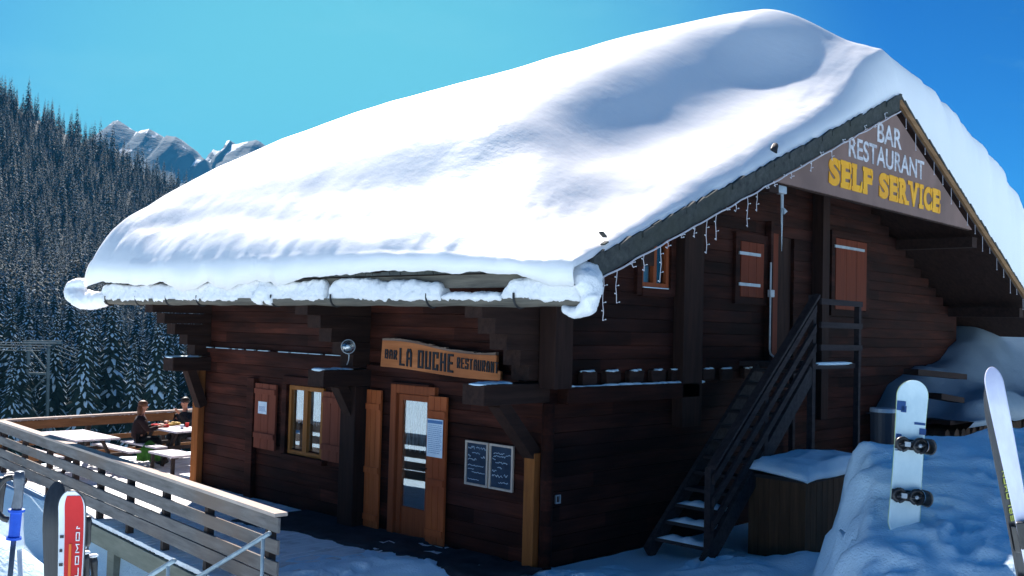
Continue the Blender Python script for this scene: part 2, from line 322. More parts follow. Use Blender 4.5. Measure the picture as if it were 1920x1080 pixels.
# numpy value noise
def vnoise(x, y, seed=0):
    x = np.asarray(x, float); y = np.asarray(y, float); xi = np.floor(x).astype(np.int64); yi = np.floor(y).astype(np.int64)
    def h(a, b):
        n = (a*374761393+b*668265263+seed*974711) & 0xffffffff; n = ((n ^ (n >> 13))*1274126177) & 0xffffffff
        return ((n ^ (n >> 16)) & 0xffff)/65535.0
    fx = x-xi; fy = y-yi; fx = fx*fx*(3-2*fx); fy = fy*fy*(3-2*fy)
    return (h(xi, yi)*(1-fx)+h(xi+1, yi)*fx)*(1-fy)+(h(xi, yi+1)*(1-fx)+h(xi+1, yi+1)*fx)*fy
def fbm(x, y, oct=4, seed=0):
    s = 0; a = .5; f = 1
    for i in range(oct): s = s+a*(vnoise(x*f, y*f, seed+i*17)-.5)*2; a *= .5; f *= 2.03
    return s
def ss(a, b, x):
    t = np.clip((x-a)/(b-a), 0, 1); return t*t*(3-2*t)
def grid_mesh(name, X, Y, Z, material, parent=None, smooth=True, skirt=None):
    ni, nj = X.shape; co = np.stack([X, Y, Z], -1).reshape(-1, 3)
    idx = np.arange(ni*nj).reshape(ni, nj)
    q = np.stack([idx[:-1, :-1], idx[1:, :-1], idx[1:, 1:], idx[:-1, 1:]], -1).reshape(-1, 4)
    me = bpy.data.meshes.new(name); me.vertices.add(len(co)); me.vertices.foreach_set('co', co.ravel().astype(np.float32))
    me.loops.add(q.size); me.loops.foreach_set('vertex_index', q.ravel().astype(np.int32))
    me.polygons.add(len(q)); me.polygons.foreach_set('loop_start', np.arange(0, q.size, 4).astype(np.int32)); me.polygons.foreach_set('loop_total', np.full(len(q), 4, np.int32))
    me.update(calc_edges=True); me.validate()
    if smooth: me.polygons.foreach_set('use_smooth', np.ones(len(q), bool))
    me.materials.append(M[material]); o = bpy.data.objects.new(name, me); COL.objects.link(o)
    if parent: o.parent = parent
    return o

# ================================================================== THE SETTING
XW, XE, Y0, Y1 = 9.5, 23.6, 8.5, 17.3        # chalet walls
GZ = -3.1                                     # floor level
XA, ZA, XL, XR = 16.45, 4.07, 8.3, 24.9       # roof
YV0, YV1 = 6.9, 18.95                         # verges
SL, SR = .41, .453
def roofz(X): return ZA-(SL*(XA-X) if X < XA else SR*(X-XA))
def railX(Y): return 6.1+(Y-9.3)*(7.15-6.1)/(20.85-9.3)

def ground_h(X, Y):
    z = np.full_like(X, GZ)
    z = z+.05*fbm(X*.8, Y*.8, 4, 3)
    # low ground beside and below the terrace
    low = ss(6.2, 5.2, X-(Y-9.3)*.09)*ss(9.2, 12.0, Y)
    z = z-1.7*low-.9*ss(11, 18, Y)*ss(7.6, 6.0, X)
    under = ss(9.6, 10.6, Y)*ss(9.6, 9.0, X)*(1-low); z = z-1.5*under
    # bank the photographer stands on
    d = np.hypot(X-1.2, Y-1.5); z = np.maximum(z, -1.75-.30*np.maximum(d-2.2, 0)+.08*fbm(X*1.5, Y*1.5, 3, 5))
    # small mound at the left
    z = np.maximum(z, -1.0-1.1*np.hypot((X-1.35)/1.6, (Y-6.3)/.9)**2)
    # big snow bank on the right
    e = (X-7.25)*.45+3.9-Y+.18*fbm(X*2.2, Y*2.2, 3, 9)
    D = X*math.sin(R_(46.05))+Y*math.cos(R_(46.05)); Lt = X*math.cos(R_(46.05))-Y*math.sin(R_(46.05))
    top = -1.98+.235*(D-8)+.14*(Lt-4.4)+.16*fbm(X*.9, Y*.9, 4, 11)+.05*fbm(X*3.2+.5*fbm(X, Y, 2, 5), Y*2.6, 4, 12)+.03*fbm(X*9, Y*9, 3, 13)*ss(-.1, .35, fbm(X*.8, Y*.8, 2, 77))-.10*np.clip(4.0-Lt, 0, 3)
    top = np.where(D < 8, -1.98+.06*(D-8)+.14*(Lt-4.4)+.16*fbm(X*.9, Y*.9, 4, 11)+.05*fbm(X*3.2+.5*fbm(X, Y, 2, 5), Y*2.6, 4, 12)+.03*fbm(X*9, Y*9, 3, 13)*ss(-.1, .35, fbm(X*.8, Y*.8, 2, 77)), top)
    e = e+.22*fbm(X*3.5, Y*3.5, 3, 19)
    fr = ss(-.15, .75, e)
    fr = fr*(1-ss(11.3, 12.7, D+.3*fbm(X, Y, 3, 23))); bank = GZ+(top-GZ)*fr
    bank = np.where(X > 6.6, bank, GZ-1)
    z = np.maximum(z, bank)
    # lumps of snow by the door and stair foot
    for (cx, cy, r, h) in ((7.9, 9.95, .55, .10), (8.25, 9.4, .4, .12), (7.2, 10.2, .5, .06), (11.2, 6.6, .8, .2), (9.4, 7.6, .7, .14), (12.0, 5.9, .6, .3)):
        z = z+h*np.exp(-((X-cx)**2+(Y-cy)**2)/r**2)*(1+.4*fbm(X*3, Y*3, 2, 2))
    # footprints and trampled snow
    fr_ = np.random.RandomState(3)
    for k in range(110):
        if k < 60: cx, cy = fr_.uniform(6.4, 9.6), fr_.uniform(7.0, 11.2)
        elif k < 85: cx, cy = fr_.uniform(9.3, 12.5), fr_.uniform(6.0, 8.0)
        else: cx, cy = fr_.uniform(8.0, 11.5), fr_.uniform(2.4, 4.4)
        an = fr_.uniform(0, 3.14); dx_, dy_ = X-cx, Y-cy; a_ = dx_*math.cos(an)+dy_*math.sin(an); b_ = -dx_*math.sin(an)+dy_*math.cos(an)
        q2 = (a_/.16)**2+(b_/.075)**2; z = z-fr_.uniform(.03, .075)*np.exp(-q2**1.5)+.018*np.exp(-(np.sqrt(q2)-1.6)**2*4)
    # slope right of the chalet, valley behind
    z = z+1.6*ss(22.5, 28, X)*ss(3, 8, Y)
    z = z-ss(22, 60, Y)*38-ss(21.6, 23.0, Y)*2.5
    z = z-ss(16, 45, -X)*4
    return z
xs = np.concatenate([np.linspace(-45, -4, 40), np.arange(-3.8, 6, .11), np.arange(6.05, 13, .05), np.arange(13.1, 16.1, .1), np.linspace(16.2, 60, 130)])
ys = np.concatenate([np.linspace(-45, -3, 40), np.arange(-2.8, 1.5, .1), np.arange(1.55, 11.5, .055), np.arange(11.6, 13.1, .1), np.linspace(13.2, 62, 160)])
Xg, Yg = np.meshgrid(xs, ys, indexing='ij')
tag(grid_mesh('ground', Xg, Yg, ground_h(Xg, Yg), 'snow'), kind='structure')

# hillside with the forest
def az_u(u): return math.atan((u-960)/FPX)
U_T = [-2600, -900, -400, 0, 120, 200, 300, 400, 520, 700, 1000, 2600, 3600]; E_T = [.20, .27, .24, .192, .168, .15, .125, .098, .075, .05, .03, .02, .02]
def hill_z(a, r):
    """a: angle from camera forward (right positive), r: horizontal distance"""
    u = 960+FPX*np.tan(np.clip(a, -1.3, 1.0)); sky_e = np.interp(u, U_T, E_T)
    t = np.clip((r-110)/(560-110), 0, 1)
    e = -.155+(sky_e+.155)*t**.85
    z = r*e
    z = np.where(r < 110, -17-(110-r)*.25, z)
    z = np.where(r > 560, 560*sky_e-(r-560)*.35, z)
    return z+3*fbm(a*30, r/40, 3, 21)*np.clip(r/200, 0, 1)
yaw = R_(46.05)
aa = np.linspace(R_(-62), R_(38), 160); rr_ = np.concatenate([np.linspace(55, 600, 120), np.linspace(620, 1500, 12)])
A_, RR = np.meshgrid(aa, rr_, indexing='ij')
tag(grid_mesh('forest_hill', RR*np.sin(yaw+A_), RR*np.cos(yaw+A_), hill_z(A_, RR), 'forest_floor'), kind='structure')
# valley floor out to the horizon
th = np.linspace(0, 2*math.pi, 73); rv = np.array([0, 60, 300, 1500, 9000.])
T_, V_ = np.meshgrid(th, rv, indexing='ij')
tag(grid_mesh('valley_floor', V_*np.cos(T_), V_*np.sin(T_), -46+0*V_-V_*.004, 'snow'), kind='structure')

# far peaks
def peak(name, pts, dist, label, seed):
    us = np.array([p[0] for p in pts], float); vs = np.array([p[1] for p in pts], float)
    n = 260; uu = np.linspace(us[0], us[-1], n); vv = np.interp(uu, us, vs)
    base = -60.0; P = []; depth = 900
    rows = 46; X = np.zeros((n, rows)); Y = np.zeros((n, rows)); Z = np.zeros((n, rows))
    for i in range(n):
        top = ray(uu[i], vv[i])*dist
        for j in range(rows):
            t = (j-rows*.6)/(rows*.4) if j > rows*.6 else (rows*.6-j)/(rows*.6)
            k = abs(t); side = -1 if j < rows*.6 else 1
            dd = np.array([CF[0], CF[1], 0]); p = top+dd*side*k*depth
            X[i, j], Y[i, j] = p[0], p[1]
            Z[i, j] = base+(top[2]-base)*(1-k)**1.15
    w_ = np.clip(1-abs((np.arange(rows)-rows*.6)/(rows*.6)), 0, 1)[None, :]
    Z += 34*fbm(X/70, Y/70, 5, seed)*(1-w_**6); X += 30*fbm(Y/60, Z/50, 4, seed+5)*(1-w_**4)
    o = grid_mesh(name, X, Y, Z, 'peak', smooth=False)
    return tag(o, label, 'mountain', 'far rocky peaks')
mp_ = noisy('snow streaked rock', (.012, .05, .085), (.03, .085, .13), (.01, .01, .014), .9, .6, dist=12)  # blue of the distant haze is put into the rock colour
N, L, B = nodes(mp_)
geo = N.new('ShaderNodeNewGeometry'); sx = N.new('ShaderNodeSeparateXYZ'); nn = N.new('ShaderNodeTexNoise'); nn.inputs['Scale'].default_value = .02; nn.inputs['Detail'].default_value = 8
tcx = N.new('ShaderNodeTexCoord'); ad = N.new('ShaderNodeMath'); ad.operation = 'ADD'; mr = N.new('ShaderNodeMapRange'); mr.inputs[1].default_value = 1.40; mr.inputs[2].default_value = 1.44
mx = N.new('ShaderNodeMix'); mx.data_type = 'RGBA'; mx.inputs[7].default_value = (.8, .85, .9, 1)
L.new(tcx.outputs['Object'], nn.inputs[0]); L.new(geo.outputs['Normal'], sx.inputs[0]); L.new(sx.outputs[2], ad.inputs[0]); L.new(nn.outputs[0], ad.inputs[1]); L.new(ad.outputs[0], mr.inputs[0])
src = B.inputs['Base Color'].links[0].from_socket; L.new(src, mx.inputs[6]); L.new(mr.outputs[0], mx.inputs[0]); L.new(mx.outputs[2], B.inputs['Base Color'])
M['peak'] = mp_
peak('mountain', [(60, 330), (150, 270), (200, 238), (218, 222), (228, 220), (246, 231), (262, 240), (272, 236), (285, 233), (300, 243), (312, 250), (318, 246), (335, 250), (350, 262), (365, 272), (378, 288), (388, 292), (400, 320), (440, 390)], 2300, 'jagged blue rocky peaks showing just over the forest edge, left of the snowy roof', 31)
peak('mountain', [(330, 400), (372, 320), (388, 300), (394, 283), (404, 272), (412, 276), (424, 274), (430, 256), (436, 255), (440, 264), (452, 262), (464, 259), (484, 255), (492, 258), (500, 265), (520, 280), (580, 340), (650, 420)], 2500, 'blue rocky summit with a pointed tower, partly hidden by the roof snow', 47)

# the air of the valley
hm = bpy.data.materials.new('valley haze'); hm.use_nodes = True; hm.node_tree.nodes.clear()
ho = hm.node_tree.nodes.new('ShaderNodeOutputMaterial'); hv = hm.node_tree.nodes.new('ShaderNodeVolumePrincipled')
hv.inputs['Color'].default_value = (.08, .46, .90, 1); hv.inputs['Density'].default_value = .00011; hm.node_tree.links.new(hv.outputs[0], ho.inputs['Volume']); M['haze'] = hm
tag(obj('haze', MB().box((-1200, -1200, -120), (4200, 4200, 640)), 'haze'), kind='stuff')

# ================================================================== FOREST
def spruce(seed, h=18, whorls=30, per=9, lod=0):
    r = random.Random(seed); G = MB(); Sn = MB(); T = MB()
    T.tube([(0, 0, -1), (0, 0, h*.5), (0, 0, h*.97)], [.24, .14, .02], 6)
    Rm = h*r.uniform(.135, .17)
    for k in range(whorls):
        t = (k+.5)/whorls; z = h*(.06+.93*t); Rk = Rm*(1-t)**.82+.10
        n = max(4, int(per*(1-.45*t))); a0 = r.uniform(0, 6.28)
        for j in range(n):
            a = a0+2*math.pi*j/n+r.uniform(-.3, .3); R = Rk*r.uniform(.68, 1.15); dz = r.uniform(-.25, .25)*h/whorls*1.4
            c, s_ = math.cos(a), math.sin(a); wd = R*r.uniform(.16, .26)+.05
            droop = r.uniform(.30, .62)
            pr = [(0.04, 0), (.5, -.10*R*droop-.02), (1.0, -R*droop)]
            def pt(q, off, up=0):
                x, zz = q; return (x*R*c-off*s_, x*R*s_+off*c, z+dz+zz+up)
            fr = [(.35, .5), (1.0, 1.0), (.25, .5)]
            L0 = []
            for q, (f, _) in zip(pr, fr): L0.append((pt(q, -wd*f), pt(q, 0, .05*R), pt(q, wd*f)))
            vs = [p for row in L0 for p in row]
            G.add(vs, [(0, 1, 4, 3), (1, 2, 5, 4), (3, 4, 7, 6), (4, 5, 8, 7)])
            if lod == 0:      # hanging needle fringe either side
                for sgn in (-1, 1):
                    g = r.uniform(.18, .34)*R
                    G.add([pt(pr[0], sgn*wd*.3), pt(pr[1], sgn*wd), pt(pr[2], sgn*wd*.25), pt((pr[2][0]*.97, pr[2][1]), sgn*wd*.3, -g*.5), pt(pr[1], sgn*wd*1.2, -g), pt(pr[0], sgn*wd*.3, -g*.5)], [(0, 1, 4, 5), (1, 2, 3, 4)])
            if r.random() < .80:
                u0 = r.uniform(.22, .45); u1 = r.uniform(.8, 1.03); q0 = (u0, np.interp(u0, [.04, .5, 1], [p[1] for p in pr])); q1 = (u1, np.interp(u1, [.04, .5, 1.0], [p[1] for p in pr])); qm = ((u0+u1)/2, np.interp((u0+u1)/2, [.04, .5, 1], [p[1] for p in pr]))
                ws = wd*r.uniform(.45, .8); up = .06+.05*R
                Sn.add([pt(q0, -ws*.4, up), pt(q0, ws*.4, up), pt(qm, -ws, up*.7), pt(qm, 0, up*1.5), pt(qm, ws, up*.7), pt(q1, -ws*.3, up*.5), pt(q1, ws*.3, up*.5)], [(0, 1, 3), (0, 3, 2), (1, 4, 3), (2, 3, 5), (3, 6, 5), (3, 4, 6)])
    return T, G, Sn
GRP = 'snow laden spruces on the hillside'
LBLS = 'tall dark spruce with snow on its boughs, on the forested slope behind the terrace'
protos = []
for s in range(5):
    T, G, Sn = spruce(100+s, 18, 36, 11)
    e = thing('spruce_tree', LBLS, 'tree', group=GRP)
    obj('trunk', T, 'bark', e, world=False); obj('crown', G, 'needles', e, world=False, fix=False); obj('snow_on_boughs', Sn, 'snow_tree', e, world=False, fix=False)
    protos.append(e)
tr = random.Random(5)
spots = []
for i in range(60000):
    u = tr.uniform(-420, 760); r_ = math.sqrt(tr.uniform(118**2, 575**2)); a = az_u(u)
    x, y = r_*math.sin(yaw+a), r_*math.cos(yaw+a)
    spots.append((r_, x, y, a, u))
    if len(spots) > 6500: break
# keep a minimum distance by hashing in a grid
cell = {}; kept = []
for sp in spots:
    key = (int(sp[1]//3.4), int(sp[2]//3.4))
    if key in cell: continue
    cell[key] = 1; kept.append(sp)
kept.sort()
vis = [s for s in kept if -40 < s[4] < 560]; near = vis[:296]; ns = set(id(s) for s in near)
rest = [s for s in kept if id(s) not in ns]
first = [True]*5
for r_, x, y, a, u in near:
    k = tr.randrange(5)
    o = protos[k] if first[k] else copy_tree(protos[k]); first[k] = False
    o.location = (x, y, float(hill_z(np.array([a]), np.array([r_]))[0])-.3); o.rotation_euler = (0, 0, tr.uniform(0, 6.28)); sc = tr.uniform(.62, 1.12); o.scale = (sc*tr.uniform(.85, 1.1),)*2+(sc,)
# the rest of the wood: one mass
low = [spruce(200+s, 18, 19, 8, 1) for s in range(4)]
def npm(mb):
    tri = []
    for f in mb.f:
        tri.append((f[0], f[1], f[2]));
        if len(f) == 4: tri.append((f[0], f[2], f[3]))
    return np.array(mb.v), np.array(tri)
lowG = [npm(t[1]) for t in low]; lowS = [npm(t[2]) for t in low]
def mass(name, parts, material):
    V = []; Fc = []; n = 0
    tr2 = random.Random(11)
    for r_, x, y, a, u in rest:
        k = tr2.randrange(4); v, f = parts[k]; an = tr2.uniform(0, 6.28); sc = tr2.uniform(.45, .95)+.25*(tr2.random() < .15); zz = float(hill_z(np.array([a]), np.array([r_]))[0])-.3
        c, s_ = math.cos(an), math.sin(an)
        q = np.stack([(v[:, 0]*c-v[:, 1]*s_)*sc+x, (v[:, 0]*s_+v[:, 1]*c)*sc+y, v[:, 2]*sc+zz], 1); V.append(q); Fc.append(f+n); n += len(v)
    V = np.concatenate(V); Fc = np.concatenate(Fc)
    me = bpy.data.meshes.new(name); me.vertices.add(len(V)); me.vertices.foreach_set('co', V.ravel().astype(np.float32))
    me.loops.add(Fc.size); me.loops.foreach_set('vertex_index', Fc.ravel().astype(np.int32)); me.polygons.add(len(Fc))
    me.polygons.foreach_set('loop_start', np.arange(0, Fc.size, 3).astype(np.int32)); me.polygons.foreach_set('loop_total', np.full(len(Fc), 3, np.int32))
    me.update(calc_edges=True); me.materials.append(M[material]); return bpy.data.objects.new(name, me)
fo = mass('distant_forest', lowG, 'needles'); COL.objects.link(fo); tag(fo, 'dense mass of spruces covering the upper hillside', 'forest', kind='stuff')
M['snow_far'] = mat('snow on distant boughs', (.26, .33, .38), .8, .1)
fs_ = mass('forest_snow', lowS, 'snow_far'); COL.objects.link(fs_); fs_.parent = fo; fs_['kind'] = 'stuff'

# ski lift pylon and cables in the valley
pb = ray(66, 800)*112; pb[2] -= 6
py = thing('lift_pylon', 'grey lattice lift pylon standing in front of the spruces at the far left', 'pylon', tuple(pb))
q = MB(); hgt = 15.5; px_, py_ = CR[0], CR[1]
def PP(a, z): return (pb[0]+px_*a, pb[1]+py_*a, pb[2]+z)
for a in (-1, 1): q.bar(PP(a*1.5, 0), PP(a*1.1, hgt), .28, .28)
for k in range(5): q.bar(PP((-1)**k*1.4, k*3), PP(-(-1)**k*1.2, k*3+3), .14, .14)
obj('mast', q, 'pylon', py)
q = MB(); q.bar(PP(-2.2, hgt), PP(2.6, hgt+.1), .4, .4); obj('crossarm', q, 'pylon', py)
q = MB(); q.bar(PP(-1.6, hgt-3.5), PP(1.6, hgt-3.5), .2, .25); obj('lower_arm', q, 'pylon', py)
for k, (dv, a) in enumerate(((0, 2.4), (4, 2.1), (9, 1.7), (14, 1.2))):
    p0 = Vector(PP(a, hgt-.3*k)); p1 = Vector(ray(520, 775+dv)*150); pts = [p0.lerp(p1, t/12)-Vector((0, 0, 1.2*math.sin(math.pi*t/12))) for t in range(13)]
    pz = Vector(ray(-160, 640+dv)*95); pts = [pz]+pts
    o = obj('lift_cable', MB().tube(pts, .045, 4), 'pylon')
    tag(o, ['uppermost', 'second', 'third', 'lowest'][k]+' of the thin pale cables strung across the spruces above the terrace', 'cable', 'lift cables')

# ================================================================== CHALET
ch = thing('chalet', 'large dark timber chalet restaurant buried under deep roof snow', 'building', (XW, Y0, GZ))
def intervals(a0, a1, z, holes):
    segs = [(a0, a1)]
    for (h0, h1, z0, z1) in holes:
        if z0 < z < z1:
            ns_ = []
            for s0, s1 in segs:
                if h1 <= s0 or h0 >= s1: ns_.append((s0, s1))
                else:
                    if h0 > s0: ns_.append((s0, h0))
                    if h1 < s1: ns_.append((h1, s1))
            segs = ns_
    return segs
def log_wall(axis, pos, out, a0, a1, z0, topf, holes, rows=.19, thick=.16):
    """stack of rounded planks; out = +-1 outward direction along the other axis"""
    q = MB(); z = z0
    while z < 6:
        zm = z+rows/2
        # clip ends with the roof
        for s0, s1 in intervals(a0, a1, zm, holes):
            if topf:
                # keep only where topf(a) > z+rows
                ok = [a for a in np.linspace(s0, s1, 200) if topf(a) > z+rows]
                if not ok: continue
                s0, s1 = min(ok), max(ok)
            if s1-s0 < .03: continue
            g = .004; pf = [(-thick, z), (-.010, z), (0, z+g*1.8), (.004, zm), (0, z+rows-g*1.8), (-.010, z+rows), (-thick, z+rows)]
            j = rng.uniform(-.004, .004)
            n = len(pf)
            vs = []
            for a in (s0, s1):
                for o_, zz in pf:
                    p = pos+out*(o_+j); vs.append((a, p, zz) if axis == 'X' else (p, a, zz))
            q.add(vs, [tuple(range(n)), tuple(range(2*n-1, n-1, -1))]+[(i, i+n, (i+1) % n+n, (i+1) % n) for i in range(n)])
        z += rows
        if topf and z > max(topf(a0), topf(a1), topf((a0+a1)/2) if callable(topf) else 0, topf(XA) if axis == 'X' else -9): break
        if not topf and z > 1.1: break
    return q
WIN = (13.28, 14.26, -2.2, -1.06); DOOR = (10.66, 11.42, GZ-.1, -1.02)
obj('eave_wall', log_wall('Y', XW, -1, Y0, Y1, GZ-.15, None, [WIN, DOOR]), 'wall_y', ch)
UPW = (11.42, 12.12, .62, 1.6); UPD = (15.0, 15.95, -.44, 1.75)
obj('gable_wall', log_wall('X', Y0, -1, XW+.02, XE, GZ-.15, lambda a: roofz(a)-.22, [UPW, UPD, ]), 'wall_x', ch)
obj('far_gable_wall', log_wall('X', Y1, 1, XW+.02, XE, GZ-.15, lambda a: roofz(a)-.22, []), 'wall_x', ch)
obj('back_wall', MB().box((XE-.1, Y0, GZ-.2), (XE+.1, Y1, .7)), 'wall_y', ch)
q = MB().box((XW+.35, Y0+.3, GZ), (XE-.2, Y1-.3, GZ+.03)).box((XW+.2, Y0+.2, -.62), (XE-.2, Y1-.2, -.5)).box((13.0, Y0+.3, GZ+.04), (13.08, Y1-.3, -.63))
obj('interior', q, 'dark', ch)
# roof deck
T_R = .16
q = MB()
for (xa, xb, k) in ((XL, XA, 0), (XA, XR, 1)):
    q.prism([(xa, YV0, roofz(xa)), (xb, YV0, roofz(xb)), (xb, YV0, roofz(xb)-T_R), (xa, YV0, roofz(xa)-T_R)], (0, YV1-YV0, 0))
rf = obj('roof', q, 'beam', ch)
# rafters under the overhangs
q = MB()
for y in np.arange(YV0+.5, YV1, 1.05):
    q.bar((XL+.1, y, roofz(XL+.1)-T_R-.07), (XW+.1, y, roofz(XW+.1)-T_R-.07), .12, .14)
obj('rafters', q, 'beam', rf)
# shingle verge (left) with ragged courses, and boards
q = MB(); x = XL+.08
while x < XA-.02:
    x2 = min(x+rng.uniform(.16, .30), XA+.02); dz = rng.uniform(0, .028); y = YV0-.06-rng.uniform(0, .03)
    q.prism([(x, y, roofz(x)+.02+dz), (x2, y, roofz(x2)+.035+dz+rng.uniform(-.01, .02)), (x2, y, roofz(x2)-.035), (x, y, roofz(x)-.035)], (0, .5, 0)); x = x2
obj('shingle_edge', q, 'shingle', rf)
def sloped(q, x0, x1, y, yt, zt, zb):
    q.prism([(x0, y, roofz(x0)+zt), (x1, y, roofz(x1)+zt), (x1, y, roofz(x1)+zb), (x0, y, roofz(x0)+zb)], (0, yt, 0))
q = MB(); sloped(q, XL+.10, XA, YV0-.045, .05, -.037, -.235); obj('barge_board', q, 'shingle', rf)
q = MB(); sloped(q, XA+.003, XR, YV0-.05, .05, .0, -.12); o = obj('barge_board', q, 'barge', rf); o['label'] = 'tan weathered barge board on the right hand slope'
q = MB(); x = XA
while x < XR:
    x2 = min(x+rng.uniform(.15, .25), XR); y = YV0-.05-rng.uniform(0, .02)
    q.prism([(x, y, roofz(x)+.045+rng.uniform(0, .02)), (x2, y, roofz(x2)+.03), (x2, y, roofz(x2)+.003), (x, y, roofz(x)+.003)], (0, .4, 0)); x = x2
obj('shingle_edge', q, 'shingle', rf)
# eave fascia and exposed shingle ends
q = MB().box((XL-.03, YV0+.05, roofz(XL)-.26), (XL+.03, YV1-.05, roofz(XL)-.10)); obj('eave_fascia', q, 'gutterw', rf)
q = MB(); y = YV0+.1
while y < YV1-.1:
    y2 = y+rng.uniform(.14, .22); q.box((XL-.10-rng.uniform(0, .03), y, roofz(XL)-.085), (XL+.4, y2-.01, roofz(XL)-.055+rng.uniform(0, .02))); y = y2
obj('eave_shingles', q, 'shingle', rf)
# purlins carrying the verge
q = MB()
for X in (9.55, 12.5, XA, 20.4, 23.3):
    z = roofz(X)-T_R-.14 if X != XA else ZA-.42
    w_ = .26
    q.box((X-w_/2, YV0+.08, z-.16), (X+w_/2, YV1-.08, z+.06 if X in (9.55,) else z+.04))
obj('purlins', q, 'beam', ch)
# wooden gutter with iron straps
gt = MB(); n = 60; GZ_, GX = .30, XL-.02
P = []
for i in range(n+1):
    y = 6.87+(18.94-6.87)*i/n; row = []
    rad = .105+.004*math.sin(i*1.7)
    for k in range(9):
        a = math.pi+math.pi*k/8; row.append((GX+rad*math.cos(a), y, GZ_+.045+(rad)*math.sin(a)+.006*math.sin(i*.8)))
    for k in range(9):
        a = 2*math.pi-math.pi*k/8; row.append((GX+(rad-.025)*math.cos(a), y, GZ_+.045+(rad-.025)*math.sin(a)+.006*math.sin(i*.8)))
    row.append(row[0]); P.append(row)
gt.grid(P)
for i in (0, n): gt.add(P[i][:18], [(k, k+1, 16-k, 17-k) for k in range(8)])
gut = obj('gutter', gt, 'gutterw', ch)
for u in (208, 265, 322, 380, 520, 632, 812, 976):
    y = onX(u, 565, GX)[1]
    pts = [(GX+.118*math.cos(math.pi+math.pi*k/8), y, GZ_+.045+.118*math.sin(math.pi+math.pi*k/8)) for k in range(9)]
    pts = [(GX-.118, y, GZ_+.10)]+pts+[(XL+.08, y, roofz(XL)-.2)]
    obj('gutter_strap', MB().tube(pts, .014, 5), 'iron', gut)
# bracket beams, corbel stacks, braces: three transverse frames
steps = [(8.33, .31, .11), (8.56, .105, -.08), (8.77, -.085, -.28), (9.02, -.285, -.47), (9.18, -.475, -.665)]
for (ya, yb, xend, br) in ((Y0-.02, Y0+.36, 8.36, True), (12.12, 12.52, 8.62, True), (Y1-.36, Y1+.02, 8.74, True)):
    q = MB()
    for xs_, zt, zb in steps: q.box((xs_, ya+.04, zb), (XW-.005, yb-.04, zt), .004)
    obj('corbel_logs', q, 'beam', ch)
    bm_ = obj('bracket_beam', MB().box((xend, ya, -.95), (XW+.05, yb, -.70)), 'beam', ch, bevel=.01)
    obj('brace', MB().bar((xend+.42, (ya+yb)/2, -.93), (XW-.06, (ya+yb)/2, -1.62), .2, .17), 'beam', bm_)
    sn = MB()
    for k in range(5):
        x0 = xend+.03+k*.12; sn.ball((x0, (ya+yb)/2+rng.uniform(-.06, .06), -.697), (.10, .14, .018+rng.uniform(0, .012)), 8, 5)
    obj('snow_dusting', sn, 'snow', bm_, smooth=True)
obj('post', MB().box((9.22, 12.13, GZ-.1), (XW+.02, 12.50, -.953)), 'beam_z', ch, bevel=.015)
o = obj('post', MB().box((9.36, Y1-.20, GZ-.1), (XW-.01, Y1+.03, -.953)), 'post_orange', ch, bevel=.01); o['label'] = 'sunlit orange end post beside the terrace'
o = obj('post', MB().box((9.37, 8.56, GZ-.1), (XW-.01, 8.74, -1.60)), 'post_orange', ch, bevel=.01); o['label'] = 'short raw orange post at the near corner'
obj('post', MB().tube([(9.44, 8.40, GZ-.1), (9.44, 8.40, -.95)], [.085, .08], 12), 'wall_x', ch, smooth=True)
obj('post', MB().box((9.34, 8.22, -.76), (9.68, Y0+.0, .98)), 'beam_z', ch, bevel=.01)
obj('post', MB().box((9.40, 15.28, GZ-.1), (XW-.006, 15.50, -1.0)), 'wall_y', ch, bevel=.01)
obj('post', MB().box((12.28, 8.30, -1.4), (12.80, Y0-.01, 1.95)), 'beam_z', ch, bevel=.01)
obj('post', MB().box((14.94, 8.38, -.44), (15.02, Y0-.01, 1.9)), 'wall_x', ch)
obj('post', MB().box((16.6, 8.28, -1.5), (16.86, Y0-.01, 2.6)), 'beam_z', ch)
# ledge trim on eave wall, sill beam and joists on gable
q = MB().box((XW-.10, 12.56, -.60), (XW-.008, Y1-.38, -.52)).box((XW-.10, 8.9, -.70), (XW-.008, 12.1, -.62))
lg = obj('ledge', q, 'wall_y', ch)
q = MB(); y = 12.8
while y < 17.0:
    l = rng.uniform(.1, .5)
    if rng.random() < .7: q.box((XW-.095, y, -.519), (XW-.05, y+l, -.508))
    y += l+rng.uniform(.02, .15)
obj('snow_dusting', q, 'snow', lg)
sb = obj('sill_beam', MB().box((9.7, 8.30, -.97), (12.74, Y0-.008, -.75)), 'wall_x', ch, bevel=.01)
q = MB(); x = 9.75
while x < 12.6:
    l = rng.uniform(.15, .5); q.ball((x+l/2, 8.38, -.748), (l/2, .07, rng.uniform(.01, .03)), 8, 5); x += l*.8
obj('snow_dusting', q, 'snow', sb, smooth=True)
for X in (10.25, 10.76, 11.3, 11.82, 12.30, 13.15, 13.69, 14.33):
    j_ = obj('joist_end', MB().box((X-.16, 8.40, -.735), (X+.16, Y0-.01, -.56), .014), 'beam', ch, bevel=.01)
    obj('snow_cap', MB().ball((X-.03+rng.uniform(-.04, .04), 8.42, -.556), (rng.uniform(.07, .13), .04, .016), 10, 6, .4).ball((X+.09, 8.43, -.553), (.05, .035, .018), 8, 5, .3), 'snow', j_, smooth=True)

